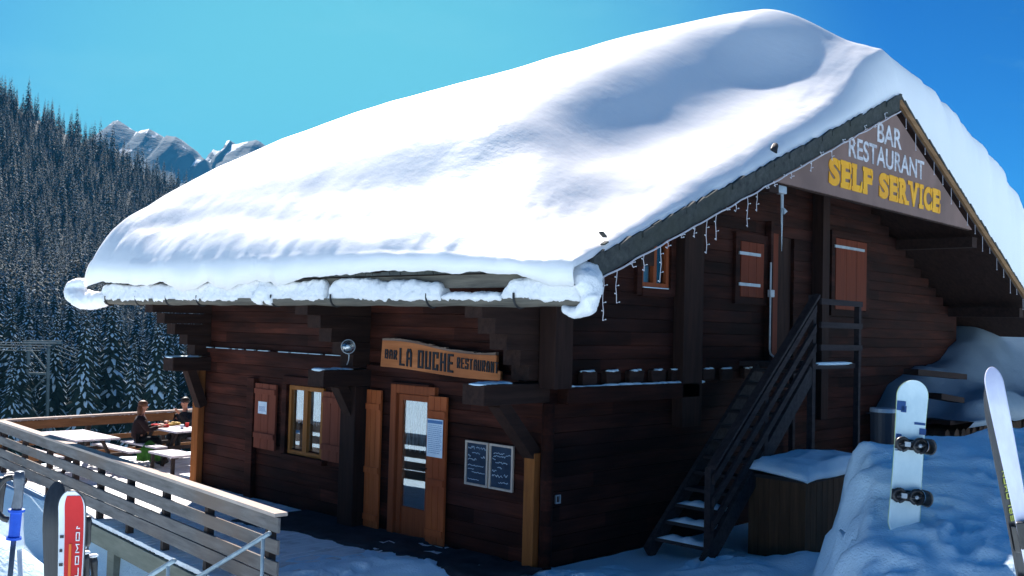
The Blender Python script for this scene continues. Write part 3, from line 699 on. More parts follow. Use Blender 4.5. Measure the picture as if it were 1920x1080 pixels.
# ---- window on the eave wall
def frame_rect(x, y0, y1, z0, z1, w_, d=.05):
    return MB().box((x-d/2, y0, z0), (x+d/2, y0+w_, z1)).box((x-d/2, y1-w_, z0), (x+d/2, y1, z1)).box((x-d/2, y0+w_, z0), (x+d/2, y1-w_, z0+w_)).box((x-d/2, y0+w_, z1-w_), (x+d/2, y1-w_, z1))
y0, y1, z0, z1 = WIN
wn = obj('window', frame_rect(XW+.0, y0, y1, z0, z1, .07, .08).box((XW-.045, (y0+y1)/2-.06, z0+.07), (XW+.03, (y0+y1)/2+.06, z1-.07)), 'honey', ch, bevel=.005)
obj('pane', MB().box((XW+.015, y0+.072, z0+.072), (XW+.019, (y0+y1)/2-.062, z1-.072)), 'glass', wn)
obj('pane', MB().box((XW+.015, (y0+y1)/2+.062, z0+.072), (XW+.019, y1-.072, z1-.072)), 'glass', wn)
def curtain(y0, y1, z0, z1, x, parent, scall=8):
    P = []
    for i in range(61):
        t = i/60; y = y0+(y1-y0)*t; zz = z0+.035*abs(math.sin(t*scall*math.pi)); P.append([(x+.012*math.sin(t*90), y, zz), (x+.012*math.sin(t*90), y, z1)])
    return obj('curtain', MB().grid(P), 'lace', parent, fix=False)
curtain(y0+.08, y1-.08, z0+.50, z1-.07, XW+.05, wn)
obj('window_sill', MB().box((XW-.11, y0-.1, z0-.09), (XW+.03, y1+.1, z0-.005)), 'wall_y', wn, bevel=.01)
obj('lintel', MB().box((XW-.07, y0-.0, z1+.01), (XW+.02, y1+.16, z1+.15)), 'wall_y', wn, bevel=.01)
obj('side_casing', MB().box((XW-.08, y1+.03, z0-.05), (XW+.0, y1+.16, z1+.008)), 'wall_y', wn)
def shutter(y0, y1, z0, z1, x, material, name='shutter', n=3, battens=(.12, .8), plane='X', parent=ch):
    q = MB(); w_ = (y1-y0)/n
    for i in range(n):
        a, b = y0+i*w_+.004, y0+(i+1)*w_-.004
        q.box(*(((x-.02, a, z0), (x+.02, b, z1)) if plane == 'X' else ((a, x-.02, z0), (b, x+.02, z1))))
    o = obj(name, q, material, parent, bevel=.003)
    for t in battens:
        zc = z1-(z1-z0)*t
        obj('batten', MB().box(*(((x-.045, y0+.01, zc-.045), (x-.021, y1-.01, zc+.045)) if plane == 'X' else ((y0+.01, x-.045, zc-.045), (y1-.01, x-.021, zc+.045)))), material, o, bevel=.003)
    return o
sL = shutter(14.60, 15.26, -2.20, -1.08, XW-.06, 'shutter_dull')
sR = shutter(12.60, 13.24, -2.20, -1.10, XW-.06, 'shutter_dull')
# ---- door with its two shutters
y0, y1, z0, z1 = DOOR
dr = obj('door', frame_rect(XW+.02, y0+.02, y1-.02, z0+.05, z1, .09, .09).box((XW, y0+.11, z0+.14), (XW+.05, y1-.11, -2.66)), 'door', ch, bevel=.006)
obj('pane', MB().box((XW+.005, y0+.112, -2.655), (XW+.010, y1-.112, z1-.092)), 'glass', dr)
curtain(y0+.11, y1-.11, -1.86, z1-.09, XW+.05, dr, 5)
obj('door_frame', MB().box((XW-.07, y1+.002, z0), (XW+.02, y1+.13, z1+.14)).box((XW-.07, y0-.1, z1+.01), (XW+.02, y1, z1+.14)), 'door', dr, bevel=.01)
obj('lintel_board', MB().box((XW-.10, y0, z1+.142), (XW+.0, y1+.14, z1+.17)), 'wall_y', dr)
obj('handle', MB().tube([(XW-.03, y0+.07, -2.05), (XW-.075, y0+.07, -2.05), (XW-.075, y0+.17, -2.05)], .01, 6), 'iron', dr)
shutter(10.27, 10.65, GZ+.02, -1.00, XW-.085, 'shutter', 'door_shutter', 3, (.12, .58, .92))
shutter(11.76, 12.11, GZ+.02, -1.00, XW-.06, 'shutter', 'door_shutter', 3, (.12, .58, .92))
# ---- gable openings
x0, x1, z0, z1 = UPW
q = MB()
for a, b in (((x0, z0), (x0+.07, z1)), ((x1-.07, z0), (x1, z1)), ((x0+.07, z0), (x1-.07, z0+.08)), ((x0+.07, z1-.07), (x1-.07, z1)), (((x0+x1)/2-.04, z0+.08), ((x0+x1)/2+.04, z1-.07))):
    q.box((a[0], Y0-.03, a[1]), (b[0], Y0+.05, b[1]))
wu = obj('window', q, 'door', ch); wu['label'] = 'small upper window under the eave'
obj('pane', MB().box((x0+.071, Y0+.02, z0+.081), ((x0+x1)/2-.041, Y0+.024, z1-.071)), 'glass_up', wu)
obj('pane', MB().box(((x0+x1)/2+.041, Y0+.02, z0+.081), (x1-.071, Y0+.024, z1-.071)), 'glass_up', wu)
obj('window_frame', MB().box((x0-.12, Y0-.07, z0-.1), (x0-.002, Y0, z1+.1)).box((x1+.002, Y0-.07, z0-.1), (x1+.12, Y0, z1+.1)).box((x0-.0, Y0-.08, z0-.12), (x1, Y0+.01, z0-.002)), 'wall_x', wu)
obj('curtain', MB().box((x0+.08, Y0+.06, z0+.08), ((x0+x1)/2+.02, Y0+.065, z1-.08)), 'curtain_blue', wu)
obj('snow_dusting', MB().box((x0+.02, Y0-.075, z0+.0), (x1-.06, Y0-.031, z0+.012)), 'snow', wu)
def xshutter(x0, x1, z0, z1, hinges):
    o = shutter(x0, x1, z0, z1, Y0-.05, 'shutter_up', 'closed_shutter', 3, (), 'Y')
    for t in hinges:
        z = z1-(z1-z0)*t; obj('strap_hinge', MB().box((x0-.08, Y0-.095, z-.025), (x1-.15, Y0-.072, z+.025)), 'grey_metal', o)
    obj('casing', MB().box((x0-.14, Y0-.06, z0-.12), (x0-.003, Y0-.004, z1+.14)).box((x1+.003, Y0-.06, z0-.12), (x1+.14, Y0-.004, z1+.14)).box((x0-.003, Y0-.06, z1+.01), (x1+.003, Y0-.004, z1+.14)).box((x0-.003, Y0-.06, z0-.12), (x1+.003, Y0-.004, z0-.01)), 'wall_x', o)
xshutter(14.07, 14.80, .60, 1.50, (.22, .78))
xshutter(17.42, 18.74, .50, 1.83, (.12, ))
x0, x1, z0, z1 = UPD
ud = obj('upper_door', MB().box((x0+.0, Y0+.06, z0), (x1, Y0+.1, z1)), 'beam_z', ch)
obj('door_frame', MB().box((x0+.02, Y0-.03, z0+.02), (x0+.34, Y0+.055, z1-.03)), 'shutter_up', ud)
obj('threshold', MB().box((x0-.05, Y0-.15, z0-.06), (x1+.1, Y0+.05, z0-.004)), 'grey_x', ud)
# ---- conduit and junction box
q = MB().tube([(14.90, 8.36, 1.2), (14.90, 8.36, -.25), (14.93, 8.36, -.33), (15.05, 8.36, -.38), (15.5, 8.36, -.38)], .016, 6)
cd_ = obj('conduit', q, 'grey_metal', ch); obj('junction_box', MB().box((14.84, 8.32, .62), (14.97, 8.38, .74)), 'grey_metal', cd_, bevel=.008)
q = MB()
for a, b in (((9.71, -2.26), (9.80, -2.245)), ((9.71, -2.165), (9.80, -2.15)), ((9.71, -2.245), (9.725, -2.165)), ((9.785, -2.245), (9.80, -2.165))): q.box((a[0], Y0-.03, a[1]), (b[0], Y0-.005, b[1]))
obj('socket_box', q, 'grey_metal', ch)

# ---- gable sign panel
gp = thing('gable_sign', 'grey brown triangular board under the roof peak reading BAR RESTAURANT SELF SERVICE', 'sign', (XA, YV0, 2.14))
zb = 2.14
xa_ = XA-(ZA-.27-zb)/SL; xb_ = XA+(ZA-.27-zb)/SR
q = MB().prism([(xa_+.0, YV0+.03, zb), (xb_, YV0+.03, zb), (XA, YV0+.03, ZA-.27)], (0, .03, 0)); obj('board', q, 'panel', gp)
obj('bottom_edge', MB().box((xa_+.05, YV0+.062, zb-.02), (xb_-.05, YV0+.10, zb+.06)), 'beam', gp)
YT = YV0+.03
FONT = {  # boxy strokes on a 0..1 grid
 'L': [[(0, 1), (0, 0), (1, 0)]], 'A': [[(0, 0), (0, .8), (.25, 1), (.75, 1), (1, .8), (1, 0)], [(0, .45), (1, .45)]], 'O': [[(0, 0), (1, 0), (1, 1), (0, 1), (0, 0)]],
 'U': [[(0, 1), (0, 0), (1, 0), (1, 1)]], 'C': [[(1, .75), (1, 1), (0, 1), (0, 0), (1, 0), (1, .25)]], 'H': [[(0, 0), (0, 1)], [(1, 0), (1, 1)], [(0, .5), (1, .5)]],
 'E': [[(1, 1), (0, 1), (0, 0), (1, 0)], [(0, .5), (.8, .5)]], 'B': [[(0, 0), (0, 1), (.85, 1), (1, .85), (1, .65), (.85, .52), (0, .52)], [(.85, .52), (1, .38), (1, .12), (.85, 0), (0, 0)]],
 'R': [[(0, 0), (0, 1), (.85, 1), (1, .85), (1, .62), (.85, .48), (0, .48)], [(.4, .48), (1, 0)]], 'S': [[(1, .8), (1, 1), (0, 1), (0, .55), (1, .45), (1, 0), (0, 0), (0, .2)]],
 'T': [[(0, 1), (1, 1)], [(.5, 1), (.5, 0)]], 'N': [[(0, 0), (0, 1), (1, 0), (1, 1)]], 'F': [[(1, 1), (0, 1), (0, 0)], [(0, .5), (.8, .5)]], 'V': [[(0, 1), (.5, 0), (1, 1)]], 'I': [[(.5, 1), (.5, 0)]], 'M': [[(0, 0), (0, 1), (.5, .4), (1, 1), (1, 0)]]}
def stroke_text(q, txt, mapf, height, total, sw, gap=.28, depth=.02, serif=0, widths={}):
    """mapf(a, z, d) -> world point; a runs along the text, z up, d out of the board"""
    un = [(.5 if c == ' ' else widths.get(c, 1.0)) for c in txt]; W_ = sum(un)+gap*(len(txt)-1); cw = total/W_
    a = 0; n = 0
    for c, u_ in zip(txt, un):
        if c != ' ':
            w_ = u_*cw
            for st in FONT[c]:
                pts = [(a+sw/2+(w_-sw)*p[0], sw/2+(height-sw)*p[1]) for p in st]
                for p0, p1 in zip(pts[:-1], pts[1:]):
                    dx, dz = p1[0]-p0[0], p1[1]-p0[1]; l = math.hypot(dx, dz)
                    if l < 1e-6: continue
                    dx /= l; dz /= l; hw = sw/2*(1.0 if abs(dz) > abs(dx) else .86); e = sw*.42; n += 1; d = depth+(n % 7)*.0006
                    c4 = [(p0[0]-dx*e-dz*hw, p0[1]-dz*e+dx*hw), (p0[0]-dx*e+dz*hw, p0[1]-dz*e-dx*hw), (p1[0]+dx*e+dz*hw, p1[1]+dz*e-dx*hw), (p1[0]+dx*e-dz*hw, p1[1]+dz*e+dx*hw)]
                    vs = [mapf(x, z, 0) for x, z in c4]+[mapf(x, z, d) for x, z in c4]
                    q.add(vs, [(0, 1, 2, 3), (7, 6, 5, 4)]+[(i, i+4, (i+1) % 4+4, (i+1) % 4) for i in range(4)])
            if serif:
                sp_ = {'L': [(0, 1), (0, 0)], 'E': [(0, 1), (0, 0)], 'F': [(0, 1), (0, 0)], 'R': [(0, 1), (0, 0), (1, 0)], 'V': [(0, 1), (1, 1)], 'I': [(.5, 1), (.5, 0)]}.get(c, [])
                for (sxx, szz) in sp_:
                    xc = a+sw/2+(w_-sw)*sxx; zc = 0 if szz == 0 else height-serif*.5; n += 1; d = depth+.006+(n % 5)*.0006
                    c4 = [(xc-sw*.78, zc), (xc+sw*.78, zc), (xc+sw*.78, zc+serif*.5), (xc-sw*.78, zc+serif*.5)]
                    vs = [mapf(x, z, 0) for x, z in c4]+[mapf(x, z, d) for x, z in c4]
                    q.add(vs, [(0, 1, 2, 3), (7, 6, 5, 4)]+[(i, i+4, (i+1) % 4+4, (i+1) % 4) for i in range(4)])
                # heavy beaks on the open ends
                bk = {'L': [(1, 0, 1)], 'E': [(1, 0, 1), (1, 1, -1)], 'F': [(1, 1, -1)], 'S': [(1, 1, -1), (0, 0, 1)], 'C': [(1, 1, -1), (1, 0, 1)]}.get(c, [])
                for (sxx, szz, dr_) in bk:
                    xc = a+sw/2+(w_-sw)*sxx; zc = sw/2+(height-sw)*szz; n += 1; d = depth+.010+(n % 5)*.0006
                    ze = zc+dr_*height*.30; c4 = [(xc-sw*.42, zc), (xc+sw*.42, zc), (xc+sw*.42, ze), (xc+sw*.0, ze)]
                    vs = [mapf(x, z, 0) for x, z in c4]+[mapf(x, z, d) for x, z in c4]
                    q.add(vs, [(0, 1, 2, 3), (7, 6, 5, 4)]+[(i, i+4, (i+1) % 4+4, (i+1) % 4) for i in range(4)])
        a += (u_+gap)*cw
    return q
def font_text(name, txt, x0, x1, z0, h, y, material, parent, offset=0.0, depth=.008):
    """built-in font, converted to mesh, fitted into x0..x1, height h, facing -Y"""
    c = bpy.data.curves.new(name, 'FONT'); c.body = txt; c.size = 1; c.extrude = .02; c.offset = offset; c.resolution_u = 6
    t = bpy.data.objects.new(name+'_tmp', c); COL.objects.link(t); bpy.context.view_layer.update()
    me = bpy.data.meshes.new_from_object(t.evaluated_get(bpy.context.evaluated_depsgraph_get())); bpy.data.objects.remove(t)
    co = np.array([v.co[:] for v in me.vertices]); mn, mx_ = co.min(0), co.max(0)
    off = wloc(parent)
    for v in me.vertices:
        a, b, d = v.co; v.co = Vector((x0+(a-mn[0])/(mx_[0]-mn[0])*(x1-x0), y-(d-mn[2])/(mx_[2]-mn[2])*depth, z0+(b-mn[1])/(mx_[1]-mn[1])*h))-off
    me.materials.clear(); me.materials.append(M[material]); o = bpy.data.objects.new(name, me); COL.objects.link(o); o.parent = parent; return o
font_text('lettering', 'BAR', 15.74, 16.70, 3.21, .335, YT-.001, 'white_letter', gp, .012)
font_text('lettering', 'RESTAURANT', 14.70, 17.69, 2.81, .335, YT-.001, 'white_letter', gp, .012)
# heavy slab letters, each fitted to its place, with serif blocks
wd = {'I': .55, ' ': .55, 'V': 1.1, 'R': 1.08}; txt = 'SELF SERVICE'; gp_ = .07; un = [wd.get(c, .98) for c in txt]; cw = 4.41/(sum(un)+gp_*(len(txt)-1)); a = 14.03
for c, u_ in zip(txt, un):
    w_ = u_*cw
    if c != ' ':
        zb_, h_ = 2.29, .43
        if c == 'I': q = MB().box((a+w_*.28, YT-.012, zb_), (a+w_*.72, YT-.001, zb_+h_))
        else:
            ins = .035 if c in 'ELFRV' else 0
            lt = font_text('letter', c, a+ins, a+w_-ins*.3, zb_, h_, YT-.001, 'yellow', gp, .055, .011); q = MB()
        sw = w_*.34
        for (sx_, sz_) in {'L': [(0, 1), (0, 0)], 'E': [(0, 1), (0, 0)], 'F': [(0, 1), (0, 0)], 'R': [(0, 1), (0, 0), (.82, 0)], 'V': [(.12, 1), (.88, 1)], 'I': [(.5, 1), (.5, 0)]}.get(c, []):
            xc = a+{0: sw*.5+.02}.get(sx_, sx_*w_); hw = sw*.72 if c != 'I' else w_*.5; zc = zb_ if sz_ == 0 else zb_+h_-.07
            q.box((xc-hw if c != 'I' else a, YT-.0165, zc-.002), (xc+hw if c != 'I' else a+w_, YT-.0125, zc+.072))
        for (sz_) in {'L': [0], 'E': [0, 1], 'F': [1], 'S': [1, 0], 'C': [1, 0]}.get(c, []):
            right = not (c == 'S' and sz_ == 0); xe = a+w_ if right else a; s1 = -1 if right else 1; z0_ = zb_+.02 if sz_ == 0 else zb_+h_-.02; dz = .16 if sz_ == 0 else -.16
            q.prism([(xe, YT-.0135, z0_), (xe, YT-.0135, z0_+dz), (xe+s1*.03, YT-.0135, z0_+dz), (xe+s1*.09, YT-.0135, z0_)], (0, -.004, 0))
        if q.v: obj('serifs', q, 'yellow', gp)
    a += w_+gp_*cw

# ---- carved wooden sign
sg = thing('carved_sign', 'orange wooden plank sign carved BAR LA OUCHE RESTAURANT above the door', 'sign', (9.3, 10.4, -.5))
def sgz(y, k): t = (11.62-y)/(11.62-9.14); return (-.24-.15*t+.025*math.sin(t*7)) if k else (-.645-.05*t+.02*math.sin(t*5+1))
P = [(9.30, y, sgz(y, 1)) for y in np.linspace(11.62, 9.22, 18)]+[(9.30, 9.22, -.57), (9.30, 9.14, -.58)]+[(9.30, y, sgz(y, 0)) for y in np.linspace(9.14, 11.65, 18)]
obj('plank', MB().prism(P, (.045, 0, 0)), 'sign', sg, bevel=.004)
q = MB(); 
for k in range(17):
    a, b = 11.60-k*.14, 11.60-(k+1)*.14
    q.prism([(9.285, a, sgz(a, 1)+.002), (9.285, b, sgz(b, 1)+.002), (9.285, b, sgz(b, 1)+.03+rng.uniform(0, .02)), (9.285, a, sgz(a, 1)+.02+rng.uniform(0, .02))], (.06, 0, 0))
obj('bark_edge', q, 'sign_edge', sg)
obj('hanger', MB().box((9.346, 11.2, -.5), (9.45, 11.26, -.4)).box((9.346, 9.6, -.55), (9.45, 9.66, -.45)), 'iron', sg)
def sgmap(y_start, zoff, slope):
    return lambda a, z, d: (9.298-d, y_start-a, zoff-slope*a+z)
obj('lettering', stroke_text(MB(), 'BAR', sgmap(11.54, -.505, .04), .14, .28, .024, .35, .010), 'black', sg)
obj('lettering', stroke_text(MB(), 'LA OUCHE', sgmap(11.20, -.595, .045), .26, 1.16, .036, .34, .012, widths={' ': .8}), 'black', sg)
obj('lettering', stroke_text(MB(), 'RESTAURANT', sgmap(9.97, -.575, .045), .15, .80, .020, .35, .010), 'black', sg)

# ---- wall lamp
L0 = onX(653, 650, 8.86)
lp = thing('wall_lamp', 'round glass globe lamp on the dark corbel logs left of the carved sign', 'lamp', tuple(L0))
obj('globe', MB().ball(L0, .10, 24, 16), glass_mat('lamp glass', .30, (.8, .85, .9)), lp, smooth=True)
obj('bulb', MB().ball(L0, .035, 12, 8), 'white', lp, smooth=True)
obj('rim', MB().tube([tuple(Vector(L0)+Vector((0, 0, 1))*.102*math.sin(a)+Vector((CR[0], CR[1], 0))*.102*math.cos(a)) for a in np.linspace(0, 2*math.pi, 29)], .007, 6, False), 'grey_metal', lp, smooth=True)
obj('wall_mount', MB().tube([(L0[0]+.02, L0[1]+.0, L0[2]-.10), (L0[0]+.03, L0[1]+.02, L0[2]-.2), (L0[0]+.20, 12.15, L0[2]-.28)], .008, 6).tube([(L0[0]+.07, L0[1]+.05, L0[2]-.03), (L0[0]+.20, 12.17, L0[2]-.05)], .03, 8), 'grey_metal', lp)

# ---- papers
def paper(name, label, y0, y1, z0, z1, x, lines, head):
    t = thing(name, label, 'notice', (x, (y0+y1)/2, z0))
    obj('sheet', MB().box((x-.003, y0, z0), (x, y1, z1)), 'paper', t)
    q = MB()
    if head: q.box((x-.006, y0+.01, z1-.06), (x-.0032, y1-.01, z1-.015))
    n = lines; 
    for k in range(n):
        z = z1-.09-(z1-z0-.12)*k/n; y = y1-.03
        while y > y0+.05:
            l = rng.uniform(.02, .06); l = min(l, y-y0-.02); q.box((x-.006, y-l, z), (x-.0032, y, z+.006)); y -= l+.012
    obj('print', q, 'ink', t)
paper('posted_notice', 'small pale blue notice pinned on the left window shutter', 14.86, 15.13, -1.60, -1.39, XW-.085, 5, False)
paper('menu_sheet', 'tall pale blue menu sheet pinned on the door shutter', 10.30, 10.63, -1.85, -1.32, XW-.132, 15, True)

# ---- chalkboards
def squig(q, x, y, z, w_, h, seed, th=.006):
    r = random.Random(seed); pts = []; n = max(4, int(w_/.012)); 
    for k in range(n+1): pts.append((x, y-w_*k/n, z+h*(r.uniform(-.5, .5))))
    for a, b in zip(pts[:-1], pts[1:]): q.bar(a, b, th*.5, th)
def chalkboard(label, y0, y1, z0, z1, lines):
    x = XW-.03; t = thing('chalkboard', label, 'chalkboard', (x, (y0+y1)/2, z0), 'chalkboards beside the door')
    obj('slate', MB().box((x-.01, y0+.03, z0+.03), (x, y1-.03, z1-.03)), 'slate', t)
    f = MB()
    for a, b in (((y0, z0), (y0+.028, z1)), ((y1-.028, z0), (y1, z1)), ((y0+.028, z0), (y1-.028, z0+.028)), ((y0+.028, z1-.028), (y1-.028, z1))): f.box((x-.028, a[0], a[1]), (x+.003, b[0], b[1]))
    obj('frame', f, 'paleframe', t); q = MB()
    for i, (ty, tz, w_, h) in enumerate(lines): squig(q, x-.0125, y1-.05-ty, z1-tz, w_, h, i+int(y0*10), .007)
    obj('chalk_writing', q, 'chalk', t)
chalkboard('left hand of the two chalkboards, hung next to the door shutter', 9.48, 9.92, -2.16, -1.56, [(0, .09, .12, .045), (.15, .09, .07, .035), (.24, .09, .1, .04), (.08, .16, .15, .02), (0, .2, .05, .04), (.25, .2, .08, .05), (0, .25, .16, .03), (0, .33, .3, .018), (0, .38, .12, .015), (.08, .42, .25, .015), (0, .52, .22, .012)])
chalkboard('right hand of the two chalkboards, nearer the corner of the chalet', 9.01, 9.45, -2.16, -1.56, [(.02, .12, .2, .02), (.02, .16, .22, .025), (.25, .14, .09, .04), (.0, .2, .06, .03), (.06, .24, .22, .022), (.1, .31, .08, .03), (0, .36, .08, .04), (0, .42, .2, .04), (.22, .4, .07, .05), (.12, .5, .18, .03)])

# ---- icicle lights along the verge
fl = thing('icicle_lights', 'string of white icicle fairy lights hanging along the left roof verge', 'fairy lights', (12, YV0-.07, 2))
YL = YV0-.075
st = [(x, YL+.01*math.sin(x*9), roofz(x)-.235-.015*abs(math.sin(x*5.5))) for x in np.arange(8.5, XA, .12)]
obj('main_cable', MB().tube(st, .011, 5), 'wire', fl)
DR = [(1130, 601), (1155, 568), (1186, 501), (1207, 508), (1238, 529), (1252, 466), (1278, 446), (1302, 445), (1324, 475), (1342, 450), (1364, 394), (1380, 397), (1401, 425), (1419, 396), (1437, 353), (1453, 350), (1471, 330), (1484, 335), (1503, 312), (1521, 322), (1540, 286), (1560, 300), (1581, 262), (1600, 275), (1622, 236), (1641, 240), (1660, 212)]
for i, (u, vb) in enumerate(DR):
    X = onY(u, vb, YL)[0]; zt = roofz(X)-.24; zb_ = onY(u, vb, YL)[2]
    q = MB(); n = max(3, int((zt-zb_)/.09)); pts = [(X+.012*math.sin(k*1.9+i), YL, zt+(zb_-zt)*k/n) for k in range(n+1)]
    q.tube(pts, .0055, 4)
    for k in range(1, n+1):
        p = pts[k]; s_ = 1 if (k+i) % 2 else -1
        q.tube([p, (p[0]+s_*.035, p[1]-.01, p[2]+.012)], [.006, .003], 4)
    dq = obj('light_strand', q, 'wire', fl)
    q = MB()
    for k in range(1, n+1):
        p = pts[k]; s_ = 1 if (k+i) % 2 else -1; q.ball((p[0]+s_*.04, p[1]-.01, p[2]+.012), .008, 6, 4)
    obj('bulbs', q, 'bulb', dq)
f2 = thing('icicle_lights', 'short icicle light string hanging inside the right roof verge', 'fairy lights', (20, YV0-.02, 2))
st = [(x, YV0-.01, roofz(x)-.14-.01*abs(math.sin(x*5))) for x in np.arange(XA+.1, 24.6, .15)]
obj('main_cable', MB().tube(st, .007, 4), 'iron', f2)
for i, x in enumerate(np.arange(XA+.35, 24, .42)):
    l = [.18, .3, .12, .24][i % 4]; obj('light_strand', MB().tube([(x, YV0-.01, roofz(x)-.14), (x+.01, YV0-.01, roofz(x)-.14-l)], .005, 4).ball((x+.01, YV0-.01, roofz(x)-.14-l), .012, 6, 4), 'wire', f2)
# ---- floodlight with icicle
p = onY(1467, 355, 7.0); fx, fy, fz = p
fd = thing('floodlight', 'pale grey floodlight under the gable board with a long icicle', 'floodlight', (fx, fy, fz))
obj('housing', MB().box((fx-.13, fy-.02, fz-.06), (fx+.10, fy+.10, fz+.05)), 'grey_metal', fd, bevel=.012)
obj('bracket', MB().box((fx+.02, fy+.02, fz+.052), (fx+.06, fy+.06, fz+.2)).tube([(fx+.05, fy+.03, fz-.06), (fx+.055, fy+.03, fz-.26)], .022, 8), 'grey_metal', fd)
obj('sensor', MB().prism([(fx+.07, fy, fz-.26), (fx+.16, fy, fz-.30), (fx+.07, fy, fz-.35)], (0, .05, 0)), 'grey_metal', fd)
ic = obj('icicle', MB().tube([(fx+.05, fy+.03, fz-.262), (fx+.055, fy+.03, fz-.55), (fx+.06, fy+.03, fz-.88)], [.018, .012, .003], 8), 'ice', smooth=True, origin=(fx, fy, fz)); tag(ic, 'long thin icicle hanging from the floodlight under the gable', 'icicle')
# ---- curled hook on the roof
p = onY(1451, 300, YV0+.05)
q = MB().tube([(p[0]-.01, p[1], p[2]-.12), (p[0]+.0, p[1], p[2]+.02), (p[0]-.03, p[1], p[2]+.12), (p[0]+.03, p[1], p[2]+.20), (p[0]+.05, p[1], p[2]+.13)], [.07, .055, .06, .05, .03], 10)
tag(obj('roof_finial', q, 'iron', smooth=True, origin=tuple(p)), 'small dark curled fitting sticking up from the left verge shingles', 'roof fitting')
# loose shingles poking from the snow
for k, (u, v, a) in enumerate(((1128, 440, -.5), (1131, 456, .5))):
    p = onY(u, v, YV0+.0); q = MB().bar((p[0]-.06, p[1]-.04, p[2]+.04*a*-1), (p[0]+.06, p[1]-.0, p[2]+.04*a), .05, .018)
    tag(obj('broken_shingle', q, 'shingle', origin=tuple(p)), ['upper', 'lower'][k]+' of two dark shingle scraps poking from the snow at the left roof corner', 'shingle', 'shingle scraps in the snow')

